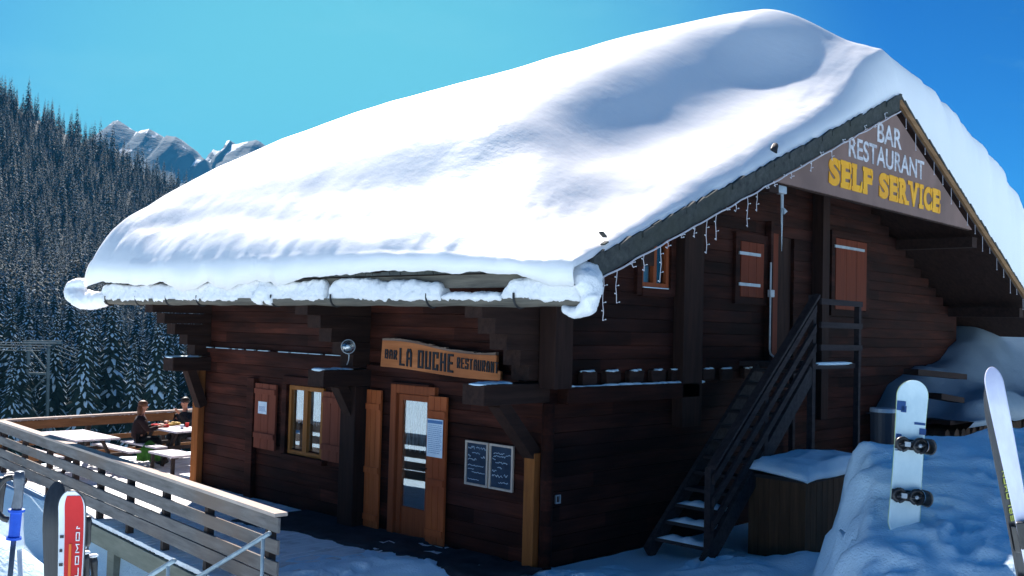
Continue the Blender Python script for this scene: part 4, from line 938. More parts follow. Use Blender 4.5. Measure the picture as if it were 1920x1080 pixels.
# ================================================================== SNOW ON THE ROOF
def smooth_roof(X):
    return np.where(X < XA, ZA-SL*(XA-X), ZA-SR*(X-XA))-.07*np.exp(-((X-XA)/.7)**2)
def roof_snow():
    ny, nx = 230, 250
    tx = np.concatenate([np.linspace(0, .9, 46)**1.0, np.linspace(.93, 16.6, nx-46)]); xs_ = XL-.10+tx
    ty = np.concatenate([np.linspace(0, .8, 34), np.linspace(.83, 11.2, 170), np.linspace(11.24, 12.42, 34)]); ys_ = YV0-.04+ty
    X, Y = np.meshgrid(xs_, ys_, indexing='ij')
    dv = Y-(YV0-.04); de = X-(XL-.10); df = ys_[-1]-Y; dr2 = xs_[-1]-X
    tv = np.interp(X, [8.3, 10, 12, 14.5, 16.45, 17.4, 19, 22, 25], [.20, .16, .18, .36, .78, 1.12, 1.45, 2.05, 2.1])
    tin = np.interp(X, [8.2, 9.3, 10.5, 12, 14, 16.45, 19, 22, 25], [1.0, 1.42, 1.72, 1.92, 2.05, 2.12, 2.15, 2.2, 2.0])
    tin = tin*np.interp(Y, [7, 10, 12, 15, 19], [1.04, 1.03, 1.03, .96, .91])
    # verge tier then rise to the main mass
    wv0 = np.interp(X, [8.3, 10, 13, 16, 19], [1.3, 1.5, 1.6, .9, .0]); wv1 = np.interp(X, [8.3, 10, 13, 16, 19], [3.1, 3.5, 3.9, 3.8, 1.6])
    sv = ss(0, 1, (dv-wv0)/(wv1-wv0))
    se = ss(0, 1, (de-np.interp(Y, [7, 10, 14, 19], [1.25, .85, .45, .15]))/np.interp(Y, [7, 10, 14, 19], [1.5, 1.2, 1.2, 1.3]))
    s_ = sv*np.where(X < XA, se, 1)
    te = np.interp(Y, [7, 9, 12, 16, 19], [.5, .66, .84, 1.0, 1.05])+.14*np.clip(de, 0, 1.2)
    lowt = np.where(X < XA, np.minimum(te, 9)*ss(.2, 2.2, dv)+tv*(1-ss(.2, 2.2, dv))+.16*np.clip(dv, 0, 1.8)*ss(9, 11, X), tv+.1*dv)
    vt = tv*.5+.48*np.clip(dv, 0, 1.35)+.16*np.clip(dv-1.35, 0, 3)
    kk = ss(9.3, 11.2, X)*ss(16.2, 14.2, X); lowt = lowt*(1-kk)+vt*kk
    kr = ss(14.2, 16.2, X)*ss(18.6, 17.0, X); lowt = lowt*(1-kr)+(np.interp(X, [14, 16.45, 18.6], [.45, .80, 1.25])+.42*np.clip(dv, 0, 2.6))*kr
    t = lowt+(np.maximum(tin, lowt)-lowt)*s_
    gx_ = np.linspace(0, 12.4, 500); sl_ = np.interp(gx_, [0, 1.3, 2.1, 2.8, 3.7, 4.8, 6], [.30, .30, .84, .84, .26, .03, 0]); sl_ = np.convolve(np.pad(sl_, 14, 'edge'), np.ones(29)/29, 'valid'); T_v = np.concatenate([[0], np.cumsum((sl_[1:]+sl_[:-1])/2*np.diff(gx_))])
    Tn = np.interp(dv-.25*fbm(X*.45, X*0, 2, 71), gx_, T_v)/T_v[-1]; tk = tv*.9*(1-Tn)+Tn*tin
    t = t*(1-kk)+tk*kk
    # rounded edges
    def rnd(d, w_): k = np.clip(d/w_, 0, 1); return np.sqrt(np.clip(1-(1-k)**2, 0, 1))
    wE = np.interp(Y, [17, 19], [1.5, .6])+.2*fbm(Y*1.3, X*0, 2, 4)
    t = t*rnd(de+.0, wE)**.95*rnd(df, .55)*rnd(dr2, .5)
    wV = np.interp(X, [8.3, 16, 17.5, 25], [.30, .40, .26, .26])
    t = t*(.0+1.0*rnd(dv, wV))
    # undulation
    edge = np.clip(1-dv/1.6, 0, 1)*.5+np.clip(1-de/1.4, 0, 1)*.8
    t = t+(.045*fbm(X*.5, Y*.5, 3, 8)+.035*edge*fbm(X*2.1, Y*1.4, 4, 14)+.030*edge*fbm(X*6, Y*6, 3, 15)+.035*np.clip(1-de/.7, 0, 1)*fbm(X*4, Y*2.5, 4, 16))*rnd(dv, .4)*rnd(de, .3)*rnd(df, .4)
    # sagging shelves above the eave
    t = t-.07*np.exp(-((de-.50-.10*np.sin(Y*.9))/.16)**2)*ss(9.8, 10.8, Y)*ss(18.5, 17.6, Y)
    # drips and streaks on the cliff of the right slope
    streak = fbm(X*3.5, X*0+3, 3, 33)
    Yo = Y-(.16*streak+.10)*np.clip(1-dv/.5, 0, 1)*ss(17, 18.5, X)*np.sin(np.clip(dv/.5, 0, 1)*math.pi)
    Z = smooth_roof(X)+np.maximum(t, 0)+.015
    # bulging lip over the eave
    lip = .17*np.clip(1-de/.9, 0, 1)**1.4*(1+.4*fbm(Y*1.1, Y*0, 3, 6))
    Xo = X-lip
    # lower hem: ragged, hangs over the shingles in places
    hem = np.interp(ys_, [6.9, 7.6, 8.4, 9.4, 11.0, 11.8, 12.6, 13.2, 14.0, 14.6, 15.4, 16.1, 16.8, 17.6, 18.4, 19.2], [.22, .12, .03, .00, .03, .08, .18, .08, .24, .09, .22, .05, .14, .04, .04, .10])+.07*fbm(ys_*2.2, ys_*0, 5, 77)
    Z[0, :] = smooth_roof(X[0, :])-hem; Z[1, :] = Z[1, :]-hem*.62+.02; Z[2, :] = Z[2, :]-hem*.30+.03; Xo[0, :] += .035; Xo[1, :] -= .02*(hem > .08); Xo[2, :] -= .03*(hem > .08)
    # close underneath
    def under(Z_row, x_row, y_row): return x_row, y_row, smooth_roof(x_row)-.03
    XX = np.concatenate([X[:1]+.25, Xo, X[-1:]-.02], 0); YY = np.concatenate([Y[:1], Yo, Y[-1:]], 0); ZZ = np.concatenate([smooth_roof(X[:1]+.25)-.02, Z, smooth_roof(X[-1:])-.1], 0)
    ZZ[:, 0] = np.minimum(ZZ[:, 0], smooth_roof(XX[:, 0])+.03)
    XX = np.concatenate([XX, XX[:, -1:]], 1); YY = np.concatenate([YY, YY[:, -1:]-.05], 1); ZZ = np.concatenate([ZZ, smooth_roof(XX[:, -1:])-.05], 1)
    return XX, YY, ZZ
XX, YY, ZZ = roof_snow()
rs = grid_mesh('roof_snow', XX, YY, ZZ, 'snow_roof'); tag(rs, 'deep smooth blanket of snow covering the whole chalet roof', 'snow')

# snow in the gutter
def crust(o, vox=.022, it=4, amt=.05):
    rm = o.modifiers.new('merge', 'REMESH'); rm.mode = 'VOXEL'; rm.voxel_size = vox; rm.use_smooth_shade = True
    sm = o.modifiers.new('smooth', 'SMOOTH'); sm.iterations = it
    for nm, sz, a in (('lumps', .16, amt), ('grain', .045, amt*.35)):
        tx = bpy.data.textures.new(nm, 'CLOUDS'); tx.noise_scale = sz; tx.noise_depth = 2
        dm_ = o.modifiers.new(nm, 'DISPLACE'); dm_.texture = tx; dm_.strength = a; dm_.mid_level = .5
def gutter_snow(u0, u1, h, label, seed, bulges=()):
    y0, y1 = onX(u1, 562, GX)[1], onX(u0, 562, GX)[1]; n = max(20, int((y1-y0)/.04)); P = []
    ys2 = np.linspace(y0, y1, n+1); hh = h*(1+.30*fbm(ys2*1.1, ys2*0, 5, seed))+.02*fbm(ys2*9, ys2*0, 2, seed+3)
    ends = np.clip(np.minimum(ys2-y0, y1-ys2)/.10, 0, 1)**.5; hh = .012+hh*ends
    wdt = .115+.03*fbm(ys2*2.2, ys2*0, 3, seed+1)
    for i, y in enumerate(ys2):
        row = []
        over = .02*max(0, fbm(y*3.1, 0.0, 2, seed+2))
        for k in range(15):
            a = math.pi*k/14; c = math.cos(a); s_ = math.sin(a)
            row.append((GX-.005-wdt[i]*math.copysign(abs(c)**.6, c), y, GZ_+.052+hh[i]*s_**.6-(over+.012 if k < 2 else 0)+.006*fbm(y*12, k*.7, 2, seed)))
        row = row+[(GX+.07, y, GZ_-.005), (GX-.07, y, GZ_-.005)]; row.append(row[0]); P.append(row)
    q = MB().grid(P); q.add(P[0][:17], [tuple(range(17))]); q.add(P[-1][:17], [tuple(range(17))])
    for (u, v, r) in bulges:
        p = onX(u, v, GX-.06); q.ball(p, r, 16, 10, .05)
    o = obj('gutter_snow', q, 'snow_gutter', smooth=True, origin=(GX, (y0+y1)/2, GZ_)); tag(o, label, 'snow', 'snow lying in the gutter'); crust(o, .022, 3, .06); return o
gutter_snow(196, 620, .24, 'long lumpy snow strip in the left half of the gutter, with a lump hanging over its edge', 41, [(500, 545, (.13, .24, .17)), (487, 558, (.11, .17, .11)), (508, 563, (.10, .13, .08))])
gutter_snow(624, 838, .23, 'snow strip in the middle of the gutter, just left of the bare dark gap', 52)
gutter_snow(838, 952, .045, 'thin skin of snow in the gutter below the bare dark gap', 63)
gutter_snow(950, 1100, .19, 'snow strip at the right hand end of the gutter', 74)
q = MB()
def curl(pts, rad, sq): q.tube(pts, rad, 18, True, sq)
def cx_(u, v, X=GX): return onX(u, v, X)
def spline(pts, rads, n=8):
    P = [Vector(p) for p in pts]; out_p, out_r = [], []
    for i in range(len(P)-1):
        p0, p1, p2, p3 = P[max(i-1, 0)], P[i], P[i+1], P[min(i+2, len(P)-1)]
        for k in range(n):
            t = k/n; out_p.append(.5*((2*p1)+(-p0+p2)*t+(2*p0-5*p1+4*p2-p3)*t*t+(-p0+3*p1-3*p2+p3)*t**3)); out_r.append(rads[i]*(1-t)+rads[i+1]*t)
    return out_p+[P[-1]], out_r+[rads[-1]]
pp, rr = spline([cx_(215, 556), cx_(190, 562), cx_(163, 562), cx_(144, 554), cx_(139, 543), cx_(148, 533), cx_(162, 531)], [.08, .15, .20, .20, .17, .13, .06])
q.tube(pp, rr, 16, True, (1.1, 1))
o = obj('snow_curl', q, 'snow_gutter', smooth=True, origin=tuple(cx_(160, 560))); crust(o, .025, 6, .06); tag(o, 'curled lip of snow drooping off the far left end of the gutter', 'snow')
q = MB(); pp, rr = spline([cx_(1052, 485, GX+.2), cx_(1080, 503, GX+.1), cx_(1100, 522, GX), cx_(1108, 548, GX-.03), cx_(1103, 574, GX-.03), cx_(1086, 586, GX), cx_(1068, 582, GX), cx_(1058, 578, GX)], [.12, .15, .13, .095, .075, .075, .06, .03])
q.tube(pp, rr, 20, True, (1.5, 1))
pp, rr = spline([cx_(1010, 512, GX+.1), cx_(1045, 516, GX+.06), cx_(1085, 522, GX+.02)], [.07, .13, .12]); q.tube(pp, rr, 16, True, (1.2, 1))
o = obj('snow_curl', q, 'snow_gutter', smooth=True, origin=tuple(cx_(1085, 560))); tag(o, 'big hook of snow wrapped around the near right end of the gutter', 'snow')
crust(o, .022, 8, .06)

# ================================================================== TERRACE
tx0 = 9.3
dk = thing('terrace', 'raised snowy timber terrace running along and behind the left side of the chalet', 'terrace', (6.2, 9.3, GZ))
q = MB(); y = 9.55
while y < 21.3:
    x0 = railX(y)-.02; xe = XW-.03 if y < Y1+.05 else 19
    q.box((x0, y, GZ-.045+rng.uniform(0, .008)), (xe, y+.142, GZ+.012+rng.uniform(0, .01))); y += .155
obj('deck_boards', q, 'deckw', dk)
q = MB(); y0, y1 = 10.0, 21.4; 
q.prism([(railX(y0)-.06, y0, GZ-.06), (railX(y0)-.01, y0, GZ-.06), (railX(y1)-.01, y1, GZ-.06), (railX(y1)-.06, y1, GZ-.06)], (0, 0, -.26)); obj('fascia_board', q, 'fascia', dk)
q = MB()
for y in np.arange(10.2, 21.3, 1.3): q.box((railX(y)+.0, y, GZ-.25), (XW-.1, y+.1, GZ-.05))
obj('joists', q, 'beam', dk)
q = MB().box((6.65, 14.5, GZ-3.2), (6.85, 22, GZ-.3)); obj('under_wall', q, 'concrete', dk)
for y, s_ in ((14.2, .22), (11.55, .2), (10.1, .16)):
    x = railX(y)-.02; obj('support_post', MB().box((x, y, -5.9), (x+s_, y+s_, GZ-.325)), 'fascia', dk)
q = MB().box((8.2, 9.9, -5.9), (8.4, 17, GZ-.3)); obj('back_wall', q, 'beam', dk)
def railing(p0, p1, boards, capm, boardm, posts, label, capw=.16, inner=1, zt=-2.08):
    t = thing('railing', label, 'railing', (p0[0], p0[1], GZ)); P0, P1 = Vector((*p0, 0)), Vector((*p1, 0)); d = (P1-P0).normalized(); nrm = Vector((d.y, -d.x, 0))*inner
    def pt(s_, z, off=0): v = P0+d*s_+nrm*off; return (v.x, v.y, z)
    Lh = (P1-P0).length
    obj('top_cap', MB().bar(pt(0, zt-.02, .02), pt(Lh, zt-.02, .02), capw, .04), capm, t, bevel=.004)
    for (zc, h) in boards: obj('rail_board', MB().bar(pt(0, zc), pt(Lh, zc), .03, h), boardm, t, bevel=.003)
    for s_ in posts: obj('rail_post', MB().bar(pt(s_, GZ-.35, .062), pt(s_, zt-.041, .062), .09, .09, up=(d.x, d.y, 0)), 'darkleg', t)
    return t
posts = [(y-9.3)*1.004 for y in (9.6, 11.2, 12.55, 13.85, 15.1, 16.3, 17.7, 19.2, 20.6)]
railing((railX(9.3), 9.3), (railX(20.9), 20.9), [(-2.215, .165), (-2.455, .155), (-2.69, .155), (-2.865, .165)], 'cap', 'grey_y', posts, 'grey weathered board railing sloping across the bottom left, nearest the camera', inner=1)
railing((7.15, 20.87), (18.5, 22.1), [(-2.22, .17), (-2.58, .10), (-2.9, .12)], 'cap', 'rail_brown', [.1, 1.9, 3.7, 5.5, 7.3, 9.1, 10.9], 'brown railing at the back of the terrace behind the two people', inner=-1)
# metal stair going down in front of the railing
sr = thing('metal_stair', 'small stair with blue grey metal handrails beside the end of the terrace railing', 'stairs', (5.4, 9.3, GZ))
for X, ys_, zs_ in ((5.93, 9.22, -2.26), (4.92, 9.35, -2.36)):
    a = (X, ys_, zs_); b = (X, ys_+3.2, zs_-1.62)
    if X < 5: a = (X, 9.35, -2.42)
    q = MB().tube([a, b], .026, 8)
    h_ = obj('handrail', q, 'steel', sr, smooth=True)
    for k in (.12, 1.3, 2.6): obj('baluster', MB().tube([(X, a[1]+k, a[2]-k*.506), (X, a[1]+k, a[2]-k*.506-.95)], .02, 8), 'steel', h_, smooth=True)
for k in range(8):
    obj('tread', MB().box((4.9, 9.3+k*.36, GZ-.1-k*.18), (5.9, 9.62+k*.36, GZ-.05-k*.18)), 'grey_metal', sr)

# dark path by the door
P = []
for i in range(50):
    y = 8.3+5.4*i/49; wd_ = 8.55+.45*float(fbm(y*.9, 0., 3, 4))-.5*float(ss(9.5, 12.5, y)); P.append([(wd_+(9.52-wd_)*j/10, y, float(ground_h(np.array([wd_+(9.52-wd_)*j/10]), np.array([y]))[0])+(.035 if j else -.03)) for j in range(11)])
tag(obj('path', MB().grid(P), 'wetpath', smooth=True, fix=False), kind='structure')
# ---- picnic tables
def picnic(label, cx, cy, L_, W_, topm, rot=0):
    t = thing('picnic_table', label, 'picnic table', (0, 0, 0), 'picnic tables on the terrace'); n = 5; w_ = W_/n
    q = MB()
    for i in range(n): q.box((-W_/2+i*w_+.006, -L_/2, .71), (-W_/2+(i+1)*w_-.006, L_/2, .745))
    obj('tabletop', q, topm, t, world=False)
    for s_ in (-1, 1):
        q = MB().box((s_*(W_/2+.30)-.13, -L_/2, .42), (s_*(W_/2+.30)-.008, L_/2, .455)).box((s_*(W_/2+.30)+.008, -L_/2, .42), (s_*(W_/2+.30)+.13, L_/2, .455)); obj('bench', q, topm, t, world=False)
    for yy in (-L_/2+.25, L_/2-.25):
        q = MB().bar((-W_/2-.35, yy, .39), (W_/2+.35, yy, .39), .05, .07)
        for s_ in (-1, 1): q.bar((s_*.2, yy+.055, .70), (s_*(W_/2+.12), yy+.055, .02), .05, .08, up=(0, 1, 0))
        obj('leg_frame', q, 'darkleg', t, world=False)
    t.location = (cx, cy, GZ+.02); t.rotation_euler = (0, 0, rot); return t
picnic('empty picnic table with striped bleached planks, nearest the terrace corner', 8.28, 19.75, 1.75, .88, 'table', R_(-1))
picnic('picnic table where the two people sit, beside the chalet corner', 10.42, 20.0, 1.5, .80, 'table', R_(2))
# low stools/benches seen below
for k, (x, y) in enumerate(((9.65, 18.55), (10.9, 18.3))):
    q = MB().box((x-.28, y-.5, GZ+.40), (x+.28, y+.5, GZ+.44)); t = thing('bench', ['low snow topped bench in front of the seated woman', 'low snow topped bench beside the chalet end post'][k], 'bench', (x, y, GZ))
    obj('seat', q, 'table', t)
    for sx_ in (-1, 1):
        for sy_ in (-1, 1): obj('leg', MB().box((x+sx_*.22-.03, y+sy_*.42-.03, GZ+.02), (x+sx_*.22+.03, y+sy_*.42+.03, GZ+.398)), 'darkleg', t)

# ---- people
def skin_body(name, verts, edges, radii, material, parent, root=0, sub=1):
    me = bpy.data.meshes.new(name); me.from_pydata(verts, edges, []); o = bpy.data.objects.new(name, me); COL.objects.link(o); o.parent = parent
    sk = o.modifiers.new('skin', 'SKIN'); sk.use_smooth_shade = True
    for i, v in enumerate(me.skin_vertices[0].data): v.radius = (radii[i], radii[i]) if not isinstance(radii[i], tuple) else radii[i]; v.use_root = (i == root)
    sb_ = o.modifiers.new('sub', 'SUBSURF'); sb_.levels = sub; sb_.render_levels = sub
    me.materials.append(M[material]); return o
def person(label, loc, rotz, jacket, hairm, longhair, lean, glasses, arm_up):
    t = thing('person', label, 'person', loc)
    V, Ed, Rd = [], [], []
    def chain(pts, rads, start=None):
        prev = start
        for p, r in zip(pts, rads):
            V.append(p); Rd.append(r)
            if prev is not None: Ed.append((prev, len(V)-1))
            prev = len(V)-1
        return prev
    # body (skin): pelvis at 0
    pel = chain([(0, 0, .50)], [.13]); ch_ = chain([(.03+lean*.3, 0, .66), (.05+lean*.7, 0, .84), (.05+lean, 0, .97)], [.12, .13, .10], pel)
    nk = chain([(.06+lean, 0, 1.05), (.08+lean, 0, 1.12)], [.05, .05], ch_); hx = .09+lean
    hd = chain([(hx, 0, 1.19), (hx+.01, 0, 1.26)], [(.078, .088), (.070, .082)], nk)
    chain([(hx+.075, 0, 1.20), (hx+.10, 0, 1.185)], [.020, .012], hd-1)                     # nose
    for s_ in (-1, 1): chain([(hx-.01, s_*.085, 1.20)], [.018], hd-1)                       # ears
    hands = []
    for s_ in (-1, 1):
        k = chain([(.06, s_*.10, .49), (.44, s_*.13, .49), (.42, s_*.14, .10)], [.085, .06, .042], pel); chain([(.52, s_*.15, .045), (.60, s_*.155, .04)], [.035, .03], k)
        if s_ == arm_up: el, hand = (.20+lean, s_*.24, .80), (.36+lean, s_*.10, 1.02)
        else: el, hand = (.16+lean, s_*.25, .72), (.40+lean, s_*.16, .79)
        k = chain([(.05+lean, s_*.17, .93), el, hand], [.065, .045, .030], ch_)
        dx = Vector(hand)-Vector(el); dx.normalize(); h2 = Vector(hand)+dx*.07; kk = chain([tuple(h2)], [.030], k)
        side = Vector((-dx.y, dx.x, 0)).normalized()
        for f in range(4):
            b = h2+side*((f-1.5)*.018)+dx*.035; e1 = b+dx*(.030+.006*(f in (1, 2)))+Vector((0, 0, -.012)); chain([tuple(b), tuple(e1), tuple(e1+dx*.02+Vector((0, 0, -.02)))], [.009, .008, .007], kk)
        th = h2-side*.035*s_-dx*.01; chain([tuple(th), tuple(th+dx*.03+Vector((0, 0, .01)))], [.010, .008], kk)
        hands.append((el, hand))
    skin_body('body', V, Ed, Rd, 'skin', t)
    # jacket
    V, Ed, Rd = [], [], []
    p0 = chain([(0, 0, .48)], [.155]); c_ = chain([(.03+lean*.3, 0, .66), (.05+lean*.7, 0, .84), (.05+lean, 0, .98)], [(.15, .17), (.155, .18), (.12, .13)], p0); chain([(.06+lean, 0, 1.06)], [.072], c_)
    for s_, (el, hand) in zip((-1, 1), hands):
        e2 = Vector(el).lerp(Vector(hand), .95); chain([(.05+lean, s_*.18, .94), el, tuple(e2)], [.085, .062, .045], c_)
    skin_body('jacket', V, Ed, Rd, jacket, t)
    V, Ed, Rd = [], [], []
    p0 = chain([(0, 0, .50)], [.15])
    for s_ in (-1, 1): chain([(.07, s_*.105, .50), (.45, s_*.135, .50), (.42, s_*.14, .14)], [.10, .078, .06], p0)
    skin_body('trousers', V, Ed, Rd, 'trousers', t)
    for s_ in (-1, 1): obj('boot', MB().ball((.50, s_*.15, .06), (.15, .06, .07), 12, 8), 'plastic', t, smooth=True, world=False)
    q = MB().ball((hx-.018, 0, 1.255), (.105, .098, .085), 16, 10, .03)
    if longhair: q.ball((hx-.07, 0, 1.12), (.06, .10, .15), 14, 10, .04)
    obj('hair', q, hairm, t, smooth=True, world=False)
    q = MB()
    for s_ in (-1, 1): q.ball((hx+.072, s_*.032, 1.222), (.012, .02 if glasses else .012, .014 if glasses else .008), 8, 6)
    obj('sunglasses' if glasses else 'eyes', q, 'plastic', t, world=False)
    obj('mouth', MB().ball((hx+.080, 0, 1.145), (.008, .024, .006), 8, 6), 'hair_red', t, world=False)
    t.rotation_euler = (0, 0, rotz); return t
pA = onZ(258, 765, -1.86); pB = onZ(335, 762, -1.86)
person('person with long red brown hair seated left of the picnic table, facing right', (9.70, 20.25, GZ+.02), R_(-20), 'fabric_wine', 'hair_red', True, .02, False, 0)
person('person with short dark hair seated right of the picnic table, one hand raised', (11.12, 20.72, GZ+.02), R_(196), 'fabric_dark', 'hair_dark', False, .05, True, 1)
q = MB(); P = []
for i in range(15):
    P.append([(9.72+.30*math.cos(a)*(.75+.25*math.sin(i*.9))*(1-abs(i-7)/9), 19.35+i*.05, GZ+.20+.34*math.sin(a)*(1-abs(i-7)/10)+.03*math.sin(i*1.3+a*3)) for a in np.linspace(-.1, math.pi+.1, 14)])
q.grid(P); o = obj('green_jacket', q, 'green', smooth=True, origin=(9.72, 19.7, GZ+.2)); so = o.modifiers.new('solid', 'SOLIDIFY'); so.thickness = .04
tag(o, 'bright green jacket draped on the bench behind the left hand person', 'jacket')
zt = GZ+.02+.745
def clump(name, label, cat, x, y, sz, material, seed):
    r = random.Random(seed); q = MB()
    for k in range(6): q.ball((x+r.uniform(-1, 1)*sz, y+r.uniform(-1, 1)*sz*.6, zt+.02+r.uniform(0, .03)), (sz*.5, sz*.4, .025+r.uniform(0, .02)), 10, 7, .08)
    tag(obj(name, q, material, smooth=True, origin=(x, y, zt)), label, cat)
clump('red_scarf', 'red woollen scarf and gloves heaped on the left part of the occupied table', 'scarf', 10.22, 20.25, .15, 'redcloth', 1)
clump('food_tray', 'yellow tray of food on the occupied table in front of the right hand person', 'food', 10.62, 20.45, .12, 'yellowcloth', 2)
for k, (x, y, m_, l_, c_) in enumerate(((10.45, 19.75, 'paper', 'white paper cup on the occupied table', 'cup'), (10.7, 20.0, 'redcloth', 'small red cup at the right end of the occupied table', 'cup'), (10.3, 20.55, 'white', 'white plate on the occupied table', 'plate'))):
    q = MB().tube([(x, y, zt), (x, y, zt+.09)], [.03, .042], 12) if c_ == 'cup' else MB().tube([(x, y, zt), (x, y, zt+.02)], [.07, .13], 16)
    tag(obj('paper_cup' if c_ == 'cup' else 'plate', q, m_, smooth=False, origin=(x, y, zt)), l_, c_)

# ================================================================== OUTDOOR STAIRCASE ON THE GABLE
stc = thing('timber_staircase', 'blue grey timber staircase climbing to a landing in front of the gable', 'staircase', (11.3, 7.2, GZ))
sx0, sz0, sx1, sz1 = 11.35, -2.95, 14.15, -.44
for y in (7.22, 8.12): obj('stringer', MB().bar((sx0-.1, y, sz0-.1), (sx1, y, sz1-.12), .06, .24), 'stair_dark', stc)
nT = 12
for k in range(nT):
    x = sx0+(sx1-sx0)*k/nT; z = sz0+(sz1-sz0)*k/nT+.06
    td = obj('tread', MB().box((x, 7.26, z), (x+.27, 8.08, z+.045)), 'stair_dark', stc)
    if k < 3:
        q = MB(); P = []
        for i in range(9):
            P.append([(x+.01+.25*i/8, 7.28+.78*j/14, z+.047+(.055 if k < 3 else .02)*(math.sin(math.pi*i/8)**.5)*(math.sin(math.pi*j/14)**.4)*(1+.3*math.sin(j*1.3+k))) for j in range(15)])
        obj('snow_cap', q.grid(P), 'snow', td, smooth=True, fix=False)
def rl(q, off): q.bar((11.37, 7.16, -1.85+off), (14.14, 7.16, .51+off), .05, .13, up=(0, 1, 0)) if False else q.prism([(11.34, 7.135, -1.90+off), (14.14, 7.135, .455+off), (14.14, 7.135, .58+off), (11.34, 7.135, -1.775+off)], (0, .045, 0))
obj('handrail', MB().prism([(11.30, 7.10, -1.80), (14.17, 7.10, .585), (14.17, 7.10, .64), (11.30, 7.10, -1.745)], (0, .13, 0)), 'stair', stc, bevel=.006)
for off in (-.10, -.40, -.70):
    q = MB(); rl(q, off); obj('rail_board', q, 'stair', stc, bevel=.004)
for x, zb_, zt_ in ((11.36, -3.1, -1.80), (12.75, -1.9, -.66), (14.16, -3.1, .60)):
    obj('newel_post', MB().box((x-.05, 7.182, zb_), (x+.05, 7.27, zt_+.02)), 'stair', stc)
obj('landing', MB().box((14.15, 7.2, -.52), (15.75, Y0-.02, -.44)), 'stair', stc)
for z in (.57, .21, -.14): obj('landing_rail', MB().box((14.215, 7.10, z-.09), (15.66, 7.14, z)), 'stair', stc, bevel=.004)
obj('landing_post', MB().box((15.62, 7.145, -3.1), (15.70, 7.23, .57)), 'stair', stc)
obj('landing_post', MB().box((15.62, 8.3, -3.1), (15.70, 8.38, -.52)), 'stair', stc)
obj('snow_cap', MB().ball((14.9, 7.22, -.44), (.68, .05, .03), 16, 6, .15), 'snow', stc, smooth=True)

# ================================================================== RIGHT HAND SIDE THINGS
# storage bin with snow
bx = thing('storage_bin', 'brown boarded storage bin under a slab of snow, right of the stair foot', 'storage bin', (12.5, 6.44, GZ))
q = MB()
def boards(p0, p1, z0, z1, th, n):
    for i in range(n):
        a, b = i/n, (i+1)/n; A = Vector(p0).lerp(Vector(p1), a+.003); Bq = Vector(p0).lerp(Vector(p1), b-.003); q.bar((A.x, A.y, (z0+z1)/2), (Bq.x, Bq.y, (z0+z1)/2), th+rng.uniform(0, .006), z1-z0)
boards((12.49, 6.46, 0), (14.5, 6.46, 0), GZ-.1, -2.0, .03, 12); boards((12.50, 6.5, 0), (12.50, 7.3, 0), GZ-.1, -2.0, .03, 5); boards((14.5, 6.5, 0), (14.5, 7.3, 0), GZ-.1, -2.0, .03, 5)
obj('body', q, 'crate', bx); obj('corner_post', MB().box((12.46, 6.42, GZ-.1), (12.56, 6.52, -2.0)), 'crate', bx)
obj('lid', MB().box((12.42, 6.38, -1.998), (14.56, 7.36, -1.95)), 'stair_dark', bx)
P = []
for i in range(41):
    row = []
    for j in range(25):
        a, b = i/40, j/24; x = 12.38+2.2*a; y = 6.34+1.0*b
        ed = (min(a, 1-a)*8); eb = min(b, 1-b)*6; h_ = .16*min(1, ed)**.5*min(1, eb)**.5*(1+.45*float(fbm(x*1.6, y*2.2, 3, 3)))+.02*float(fbm(x*8, y*8, 2, 4))*min(1, ed)*min(1, eb)
        row.append((x+.05*float(fbm(y*3, 0., 2, 7)), y+.05*float(fbm(x*2.5, 0., 3, 5)), -1.952+max(h_, 0)+.10*b))
    P.append(row)
q = MB().grid(P); o = obj('bin_snow', q, 'snow', smooth=True, origin=(13.4, 6.9, -1.95)); so = o.modifiers.new('solid', 'SOLIDIFY'); so.thickness = .04
tag(o, 'rough slab of blue shaded snow lying on the storage bin lid', 'snow')
# litter bin on a post
lb = thing('litter_bin', 'dark grey cylindrical litter bin with a pale hoop, left of the snowboard', 'litter bin', (13.3, 5.72, -2.2))
obj('drum', MB().tube([(13.3, 5.72, -1.60), (13.3, 5.72, -1.02)], [.165, .175], 24), 'rubber', lb, smooth=False)
obj('rim', MB().tube([(13.3, 5.72, -1.02), (13.3, 5.72, -.97)], [.185, .18], 24), 'grey_metal', lb)
pts = [(13.3+.22*(-CR[0]+2*CR[0]*t)*1.0-CF[0]*.22*math.sin(math.pi*t), 5.72+.22*(-CR[1]+2*CR[1]*t)-CF[1]*.22*math.sin(math.pi*t), -1.52-.12*math.sin(math.pi*t)) for t in np.linspace(0, 1, 14)]
obj('hoop', MB().tube(pts, .013, 6), 'white', lb, smooth=True)
obj('post', MB().tube([(13.35, 5.86, -3.1), (13.35, 5.86, -1.2)], .04, 8), 'iron', lb)
